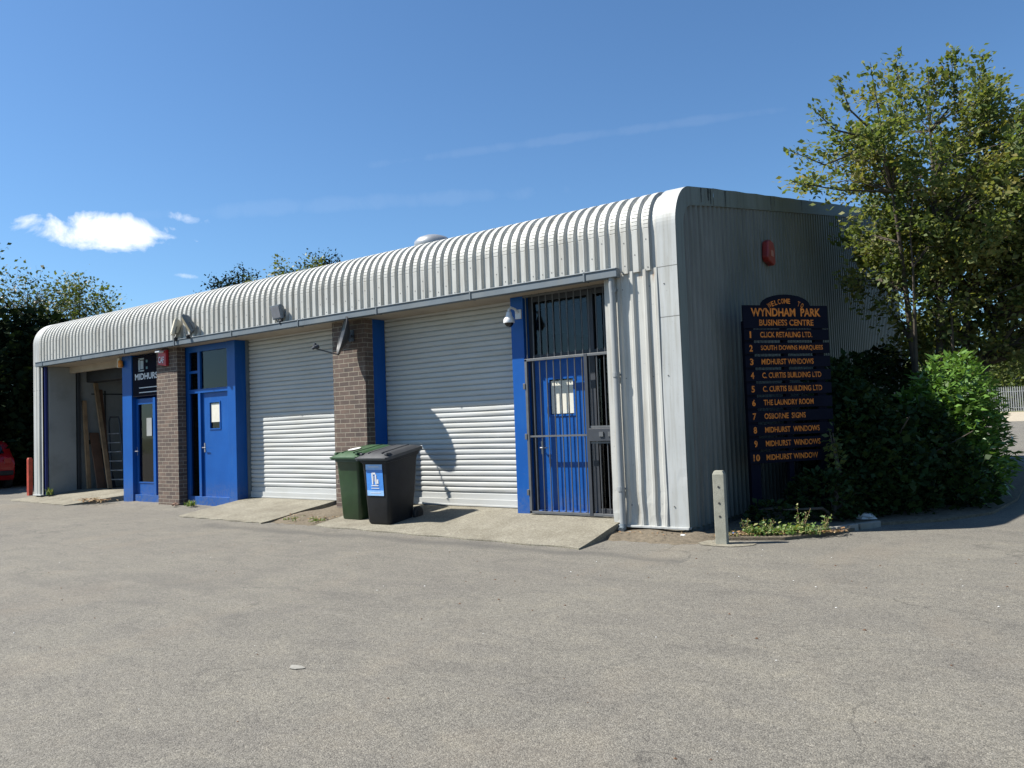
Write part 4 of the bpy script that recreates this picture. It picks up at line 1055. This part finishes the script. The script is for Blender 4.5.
for cx_, cy_, s_ in ((1.02, .36, .10), (.86, .22, .08), (1.18, .50, .09), (.70, .15, .05), (1.10, .62, .07), (.95, .5, .08)):
    gp += [(cx_+rng.normal()*s_, cy_+rng.normal()*s_*.7, .05+abs(rng.normal())*.035) for _ in range(170)]
gl = leaf_mesh('ground_weeds', np.array(gp), .040, M['grass'], None, .55, .9); gl['kind'] = 'stuff'; gl['label'] = 'low leafy weeds at the sunny tip of the bed'
for k, (x, y, hh) in enumerate(((1.12, .50, .36), (.82, .25, .24), (.55, .28, .22), (1.3, .72, .24))):
    t = thing('tall_weed', ['tallest seeding weed stem at the kerb end of the bed', 'middle dry weed behind the grass tufts', 'thin dry weed nearest the concrete post', 'rightmost weed beside the low kerb'][k], 'weed', (x, y, .03), 'seeding weeds in the bed')
    mb = MB(); P = []
    for j in range(5):
        tip = Vector((x+rng.normal()*.07, y+rng.normal()*.07, hh*(.6+.4*rng.random()))); mb.tube([(x, y, .02), tip], [.004, .002], 4, False)
        for q in range(16): P.append(np.array(Vector((x, y, .03)).lerp(tip, .35+.65*rng.random()))+rng.normal(size=3)*.014)
    build('stalk', mb, M['wood'], t); leaf_mesh('leaves', np.array(P), .028, M['grass'], t, .6, .2)
def litter(name, pts, size, m, label):
    o = leaf_mesh(name, np.array(pts), size, m, None, .6, 2.5); o['kind'] = 'stuff'; o['label'] = label; return o
P = [(.35+rng.random()*1.2, 0, .045) for _ in range(700)]; P = [(x, -.15+(x-.35)*.62+abs(rng.normal())*.17, .05+rng.random()*.015) for x, _, _ in P]
litter('leaf_litter', P, .035, M['dead_leaf'], 'dead leaves scattered over the tip of the bed')
litter('leaf_litter', [(-13.9+rng.random()*1.0, -.25+rng.normal()*.10, .075+rng.random()*.05) for _ in range(160)], .06, M['dead_leaf'], 'brown leaves gathered against the left blue post')
litter('leaf_litter', [(-6.6+rng.random()*1.1, -.45+rng.normal()*.32, .075+rng.random()*.01) for _ in range(150)], .035, M['dead_leaf'], 'dry leaves on the soil strip between the ramps')
litter('leaf_litter', [(-1.0+rng.random()*1.0, -.18+rng.normal()*.12, .055) for _ in range(110)], .025, M['dead_leaf'], 'dry leaves under the corner cladding')
blades('weeds', [(-10.15+rng.normal()*.06, -.02+rng.normal()*.04, .05) for _ in range(8)], .10, M['grass'], 'small green weed at the foot of the middle blue door', .01)
blades('weeds', [(-16.1+rng.normal()*.06, .05+rng.normal()*.03, .12) for _ in range(6)], .16, M['grass'], 'small weed at the jamb of the open bay', .01)
blades('weeds', [(-5.5+rng.normal()*.04-.75*rng.random(), -.75+rng.normal()*.1, .05) for _ in range(16)], .04, M['grass'], 'tiny weeds on the soil strip', .006)
def lump(name, loc, s, m, label, cat):
    mb = MB(); vs = []; k = 7
    for i in range(4):
        z = (0, .45, .85, 1)[i]; r = (1, 1.05, .7, .1)[i]
        for j in range(k): a = 2*PI*j/k; q = 1+.25*math.sin(j*2.7+i*1.9+s*300); vs.append((loc[0]+math.cos(a)*r*s*q, loc[1]+math.sin(a)*r*s*.8*q, loc[2]+z*s*.7))
    mb.add(vs, [(i*k+j, i*k+(j+1)%k, (i+1)*k+(j+1)%k, (i+1)*k+j) for i in range(3) for j in range(k)]+[tuple(3*k+j for j in range(k))])
    return tag(build(name, mb, m, None, origin=loc), label, cat)
lump('paper_scrap', (-.02, -.17, .03), .035, M['litter_white'], 'white scrap lying under the building corner', 'litter')
lump('pebble', (-.35, -.16, .03), .030, M['litter_white'], 'pale pebble under the cladding, right of the drainpipe', 'pebble')
lump('pebble', (-.72, -.15, .03), .030, M['stone'], 'brownish pebble beside the drainpipe shoe', 'pebble')
lump('bottle_cap', (.50, .10, .04), .04, M['litter_blue'], 'blue crumpled scrap behind the concrete post', 'litter')
lump('paper_scrap', (1.52, 1.82, .06), .11, M['litter_white'], 'crumpled white bag in the shade of the dark bushes', 'litter')
lump('brick_fragment', (-10.62, -.08, .05), .08, M['brown_board'], 'broken brick at the foot of the left-hand brick pier', 'brick')
# loose grit on the asphalt
def grit(n, m, label, smin, smax):
    mb = MB()
    for _ in range(n):
        x = -6+rng.random()*11; y = -7.5+rng.random()*7.2
        if (y > -1.9 and x < -.2): continue
        s_ = smin+(smax-smin)*rng.random()**2; a = rng.random()*6
        mb.add([(x+math.cos(a+k*PI/2)*s_*(.7+.6*rng.random()), y+math.sin(a+k*PI/2)*s_*.7, .002) for k in range(4)]+[(x, y, s_*.8)], [(0,1,4),(1,2,4),(2,3,4),(3,0,4)])
    o = build('grit', mb, m); o['kind'] = 'stuff'; o['label'] = label
grit(170, M['dead_leaf'], 'loose dark grit and leaf crumbs on the asphalt', .004, .014)
grit(120, M['litter_white'], 'loose pale chippings on the asphalt', .003, .009)
mb = MB(); c0 = (-.006, -5.70); mb.add([(c0[0]+.055*math.cos(a)*(1+.3*math.sin(3*a)), c0[1]+.035*math.sin(a), .005) for a in np.linspace(0, 2*PI, 12, endpoint=False)], [tuple(range(12))])
struct(build('paint_spot', mb, M['stone']), 'small pale paint spot on the asphalt')
# low kerb
for k in range(3):
    a_ = Vector((1.22+.17*k, .52+.36*k, 0)); b_ = a_+Vector((.16, .34, 0)); d = (b_-a_)/2; n_ = Vector((d.y, -d.x, 0)).normalized()*.035
    mb = MB(); mb.obox((a_+b_)/2+Vector((0,0,.03)), d*.97, n_, Vector((0,0,.045)))
    tag(build('kerb_stone', mb, M['stone'], None, .01, origin=(a_+b_)/2), 'mossy low kerb stone edging the bed, '+('nearest the post', 'the middle one', 'nearest the dark bushes')[k], 'kerb stone', 'kerb stones round the bed')

# ------------------------------------------------------------------ far right: fence and hedges
fy = 66.5; fz = gz(0, fy)
t = thing('palisade_fence', 'pale grey steel palisade fence far off at the right', 'fence', (0, fy, fz))
mb = MB()
for x in np.arange(-14, 20, .155): mb.box(x-.035, x+.035, fy-.01, fy+.01, fz+.05, fz+1.95); mb.add([(x-.035, fy, fz+1.95), (x+.035, fy, fz+1.95), (x, fy, fz+2.08)], [(0,1,2)])
build('pales', mb, M['pipe'], t)
for z in (.35, 1.65):
    mb = MB(); mb.box(-14, 20, fy+.012, fy+.06, fz+z-.03, fz+z+.03); build('rail', mb, M['pipe'], t)
for x in np.arange(-14, 20.1, 2.8):
    mb = MB(); mb.box(x-.05, x+.05, fy+.062, fy+.16, fz-.1, fz+2.0); build('post', mb, M['pipe'], t)
def mass(name, label, cat, base, ells, n, ls, lm, group=None, shell=.5): return shrub(name, label, cat, base, ells, n, ls, lm, .7, .3, group, None, 5, shell)
for k, (x, w_, h_, lab) in enumerate(((-9, 5, 4.4, 'olive bush beyond the fence, half hidden by the laurel'), (-2, 4.6, 5.2, 'tall olive bush beyond the palisade fence, left of the view gap'), (4.5, 4.5, 4.6, 'rounded olive bush beyond the palisade fence at the right edge'), (12, 5, 5.2, 'olive bush beyond the fence, outermost on the right'))):
    y = 72+k*.8; mass('hedge_bush', lab, 'bush', (x, y, .9), [(x, y, .9+h_*.45, w_, 2.5, h_*.58)], 5200, .34, M['leaf_mid'], 'bushes beyond the palisade fence')
for k, (x, y, h_, w_, lab) in enumerate(((-14, 95, 11, 7, 'far dark tree seen under the crown, leftmost beyond the fence'), (-4, 92, 9, 6, 'far dark tree seen between trunk and laurel'), (6, 95, 10, 7, 'far dark tree above the right-hand bush'), (18, 98, 11, 8, 'far dark tree outermost on the right'))):
    grow_tree('far_tree', lab, 'tree', (x, y, .9), [(0,0,x,y,h_*.85,.3)], [(x, y, h_*.55, w_, 4, h_*.45)], 60, 60, .75, M['leaf_sparse'], M['bark'], 'far trees beyond the fence', twig=1.6, spread=.5)

# ------------------------------------------------------------------ left: dark hedge, trees, car
for k, (px, py, Z, w_, h_, lab) in enumerate(((-25, 500, 27, 3.4, 6.0, 'huge dark evergreen at the left edge of the view'), (45, 500, 28, 3.1, 5.8, 'dark evergreen just left of the far corner of the unit'), (-215, 500, 22.5, 2.7, 7.6, 'dark evergreen beyond the left edge'), (105, 500, 30, 3.0, 5.2, 'dark evergreen rising behind the curved end of the unit'))):
    c = at(px, py, Z); x, y = c.x, c.y
    mass('dark_evergreen', lab, 'tree', (x, y, 0), [(x, y, h_*.45, w_, w_*.8, h_*.55), (x+.3, y, h_*.2, w_*1.05, w_*.9, h_*.3)], 16000, .23, M['leaf_dark'], 'dark evergreens left of the unit', .35)
def light_tree(px0, pyb, pyt, Z, wpx, lab, n=40, per=60, lm='leaf_sparse', ls=.13, name='thin_tree', cat='tree', tw=.9):
    b = at(px0, pyb, Z); t_ = at(px0, pyt, Z); r_ = wpx/800*Z; h_ = t_.z-b.z
    return grow_tree(name, lab, cat, (b.x, b.y, 0), [(0,0,t_.x,t_.y,t_.z-.3,.13), (.2,0,t_.x+r_*.4,t_.y,t_.z-.8,.09), (-.2,0,t_.x-r_*.4,t_.y,t_.z-.6,.09)], [(b.x, b.y, (b.z+t_.z)/2, r_, r_, h_*.5)], n, per, ls, M[lm], M['bark'], twig=tw, spread=.12)
light_tree(28, 335, 283, 31, 42, 'thin airy tree showing above the dark evergreens at left', 60, 34)
light_tree(80, 345, 291, 33, 32, 'small yellow-green tree just above the curved left end of the roof', 60, 60, 'leaf_mid')
light_tree(-56, 330, 200, 27, 42, 'tall airy tree whose twig tips touch the left edge', 70, 50)
for k, (px, py, Z, w_, lm, lab) in enumerate(((213, 283, 60, 10, 'leaf_dark', 'leftmost dark conifer top behind the roof'), (228, 277, 62, 10, 'leaf_dark', 'second dark conifer top from the left behind the roof'), (246, 273, 61, 11, 'leaf_dark', 'dark conifer top touching the left side of the broad yellow treetop'), (275, 264, 58, 24, 'leaf_yellow', 'broad yellowing treetop behind the middle of the roof'), (312, 262, 58, 12, 'leaf_yellow', 'small yellow-green treetop between two conifer tops'), (297, 262, 62, 10, 'leaf_dark', 'dark conifer top between the two yellow treetops'), (329, 255, 60, 9, 'leaf_dark', 'rightmost and tallest conifer top behind the roof'))):
    c = at(px, py, Z); r_ = w_/800*Z; h_ = c.z
    if lm == 'leaf_dark':
        ells = [(c.x, c.y, h_*.88, r_*.75, r_*.75, h_*.12), (c.x, c.y, h_*.68, r_*1.2, r_*1.2, h_*.2), (c.x, c.y, h_*.42, r_*1.6, r_*1.6, h_*.25)]
    else: ells = [(c.x, c.y, h_*.82, r_, r_, h_*.18), (c.x, c.y, h_*.5, r_*1.4, r_*1.4, h_*.3)]
    grow_tree('treetop_conifer' if lm == 'leaf_dark' else 'yellowing_tree', lab, 'tree', (c.x, c.y, 0), [(0,0,c.x,c.y,h_*.96,.3)], ells, 130, 110, .21, M[lm], M['bark'], 'trees behind the roof', twig=1.0, spread=.25)
# red car, mostly outside the frame
def car():
    c = at(-17, 489, 23.5); t = thing('parked_car', 'red hatchback parked in shade at the far left edge', 'car', (c.x, c.y, 0))
    d = Vector((-.985, .17, 0)).normalized(); s_ = Vector((-d.y, d.x, 0)); O = Vector((c.x+.05, c.y, 0))
    def W(u, v, z): return O+d*u+s_*v+Vector((0,0,z))
    prof = [(.10,.35),(.02,.55),(.0,.80),(.10,.95),(.28,1.02),(.55,1.36),(.9,1.44),(1.9,1.45),(2.4,1.32),(2.95,.98),(3.7,.88),(3.95,.72),(4.0,.45),(3.9,.25),(.2,.25)]
    mb = MB(); n_ = len(prof); vs = []
    for v, k in ((-.82,.93),(-.72,1),(.72,1),(.82,.93)):
        for (u, z) in prof: vs.append(W(u if abs(v) < .8 else .06+u*.97, v*(1-.12*max(0, z-.95)), .25+(z-.25)*k))
    mb.add(vs, [tuple(range(n_)), tuple(range(4*n_-1, 3*n_-1, -1))]+[(q*n_+i, q*n_+n_+i, q*n_+n_+(i+1)%n_, q*n_+(i+1)%n_) for q in range(3) for i in range(n_)])
    build('body', mb, M['car_paint'], t, .03, smooth=True)
    mb = MB(); mb.add([W(.30,-.58,1.05),W(.30,.58,1.05),W(.53,.52,1.33),W(.53,-.52,1.33)], [(0,1,2,3)]); mb.v = [tuple(Vector(p)-d*.02+Vector((0,0,.01))) for p in mb.v]; build('rear_window', mb, M['lens'], t)
    for v in (-1, 1):
        mb = MB(); mb.add([W(.6,v*.80,1.02),W(2.7,v*.80,1.02),W(2.3,v*.775,1.28),W(.8,v*.775,1.32)], [(0,1,2,3)]); build('side_window', mb, M['lens'], t)
        mb = MB(); mb.obox(W(.02, v*.62, .84), d*.03, s_*.10, Vector((0,0,.10))); build('tail_lamp', mb, M['lamp_red'], t, .02)
        for u in (.75, 3.2):
            mb = MB(); mb.tube([W(u, v*.66, .31), W(u, v*.84, .31)], .31, 20); w_ = build('wheel', mb, M['rubber'], t); mb = MB(); mb.tube([W(u, v*.84, .31), W(u, v*.85, .31)], .2, 16); build('hub', mb, M['aluminium'], w_)
    mb = MB(); mb.obox(W(.02, 0, .48), d*.05, s_*.76, Vector((0,0,.07))); build('bumper', mb, M['black_plastic'], t, .02)
    mb = MB(); mb.obox(W(-.01, 0, .72), d*.01, s_*.26, Vector((0,0,.055))); build('number_plate', mb, pm('yellow_plate', (.6, .5, .08), .5), t)
car()

# ------------------------------------------------------------------ sun, sky, render settings
sd = Vector((.827, .562, 0)).normalized(); el = R(49.7); travel = Vector((sd.x*math.cos(el), sd.y*math.cos(el), -math.sin(el)))
sun = bpy.data.lights.new('sun', 'SUN'); sun.energy = 5.0; sun.angle = R(.5); sun.color = (1, .955, .88)
so = bpy.data.objects.new('sun', sun); COL.objects.link(so); so.rotation_euler = travel.to_track_quat('-Z', 'Y').to_euler(); so.location = (-10, -10, 20)
w = bpy.data.worlds.new('World'); scene.world = w; w.use_nodes = True; nt = w.node_tree
bg = nt.nodes['Background']; sky = nt.nodes.new('ShaderNodeTexSky'); sky.sky_type = 'NISHITA'; sky.sun_disc = False
sky.sun_elevation = el; sky.sun_rotation = math.atan2(-sd.x, -sd.y) % (2*PI); sky.altitude = 60; sky.air_density = 1.0; sky.dust_density = .4; sky.ozone_density = 2.2
bg.inputs['Strength'].default_value = .065
tc = nt.nodes.new('ShaderNodeTexCoord'); dv = tc.outputs['Generated']
def dot(vec):
    n = nt.nodes.new('ShaderNodeVectorMath'); n.operation = 'DOT_PRODUCT'; nt.links.new(dv, n.inputs[0]); n.inputs[1].default_value = vec; return n.outputs['Value']
def cloud(col, c0, sa, sb, tilt, nscale, lo, hi, amt, stretch=1, seed=0):
    c0 = Vector(c0).normalized(); u = Vector((-c0.y, c0.x, 0)).normalized()*-1; v = c0.cross(u).normalized()
    if v.z < 0: v = -v
    u2 = u*math.cos(tilt)+v*math.sin(tilt); v2 = v*math.cos(tilt)-u*math.sin(tilt)
    a_ = math_n(nt, 'DIVIDE', dot(u2), sa); b_ = math_n(nt, 'DIVIDE', dot(v2), sb)
    r2 = math_n(nt, 'ADD', math_n(nt, 'MULTIPLY', a_, a_), math_n(nt, 'MULTIPLY', b_, b_))
    cb = nt.nodes.new('ShaderNodeCombineXYZ'); nt.links.new(math_n(nt, 'MULTIPLY_ADD', dot(u2), stretch, seed), cb.inputs[0]); nt.links.new(dot(v2), cb.inputs[1])
    ns_ = noise(nt, cb.outputs[0], nscale, 8, .62, .4)
    f_ = math_n(nt, 'ADD', math_n(nt, 'SUBTRACT', 1, r2), math_n(nt, 'MULTIPLY_ADD', ns_, 4.2, -2.1))
    f_ = math_n(nt, 'MULTIPLY', f_, math_n(nt, 'GREATER_THAN', dot(c0), .2))
    mk = ramp(nt, f_, [(lo, 0.0), (hi, 1.0)])
    return mix(nt, col, (9.4, 9.6, 10.0), math_n(nt, 'MULTIPLY', mk, amt))
c = sky.outputs[0]
c = mix(nt, c, (.68, .935, 1.13), 1.0, 'MULTIPLY')
c = cloud(c, (-.868, .443, .2255), .092, .021, R(-2), 21, .1, 1.25, .93, .8, 9.3)
c = cloud(c, (-.8215, .515, .247), .024, .007, R(-8), 40, .2, 1.6, .30, 1, 5.3)
c = cloud(c, (-.8352, .5186, .1828), .016, .004, R(-4), 40, .2, 1.6, .30, 1, 1.3)
c = cloud(c, (-.457, .82, .338), .27, .006, R(3), 9, -.2, 2.6, .028, 2, .7)
c = cloud(c, (-.70, .66, .27), .25, .01, R(4), 9, -.2, 2.2, .03, 2, 2.7)
nt.links.new(c, bg.inputs['Color'])

scene.render.engine = 'CYCLES'
scene.view_settings.view_transform = 'Standard'; scene.view_settings.look = 'None'; scene.view_settings.gamma = 1
scene.view_settings.exposure = 1.06; scene.view_settings.use_curve_mapping = False
scene.render.resolution_x = 1024; scene.render.resolution_y = 768
scene.cycles.max_bounces = 8; scene.cycles.transparent_max_bounces = 8
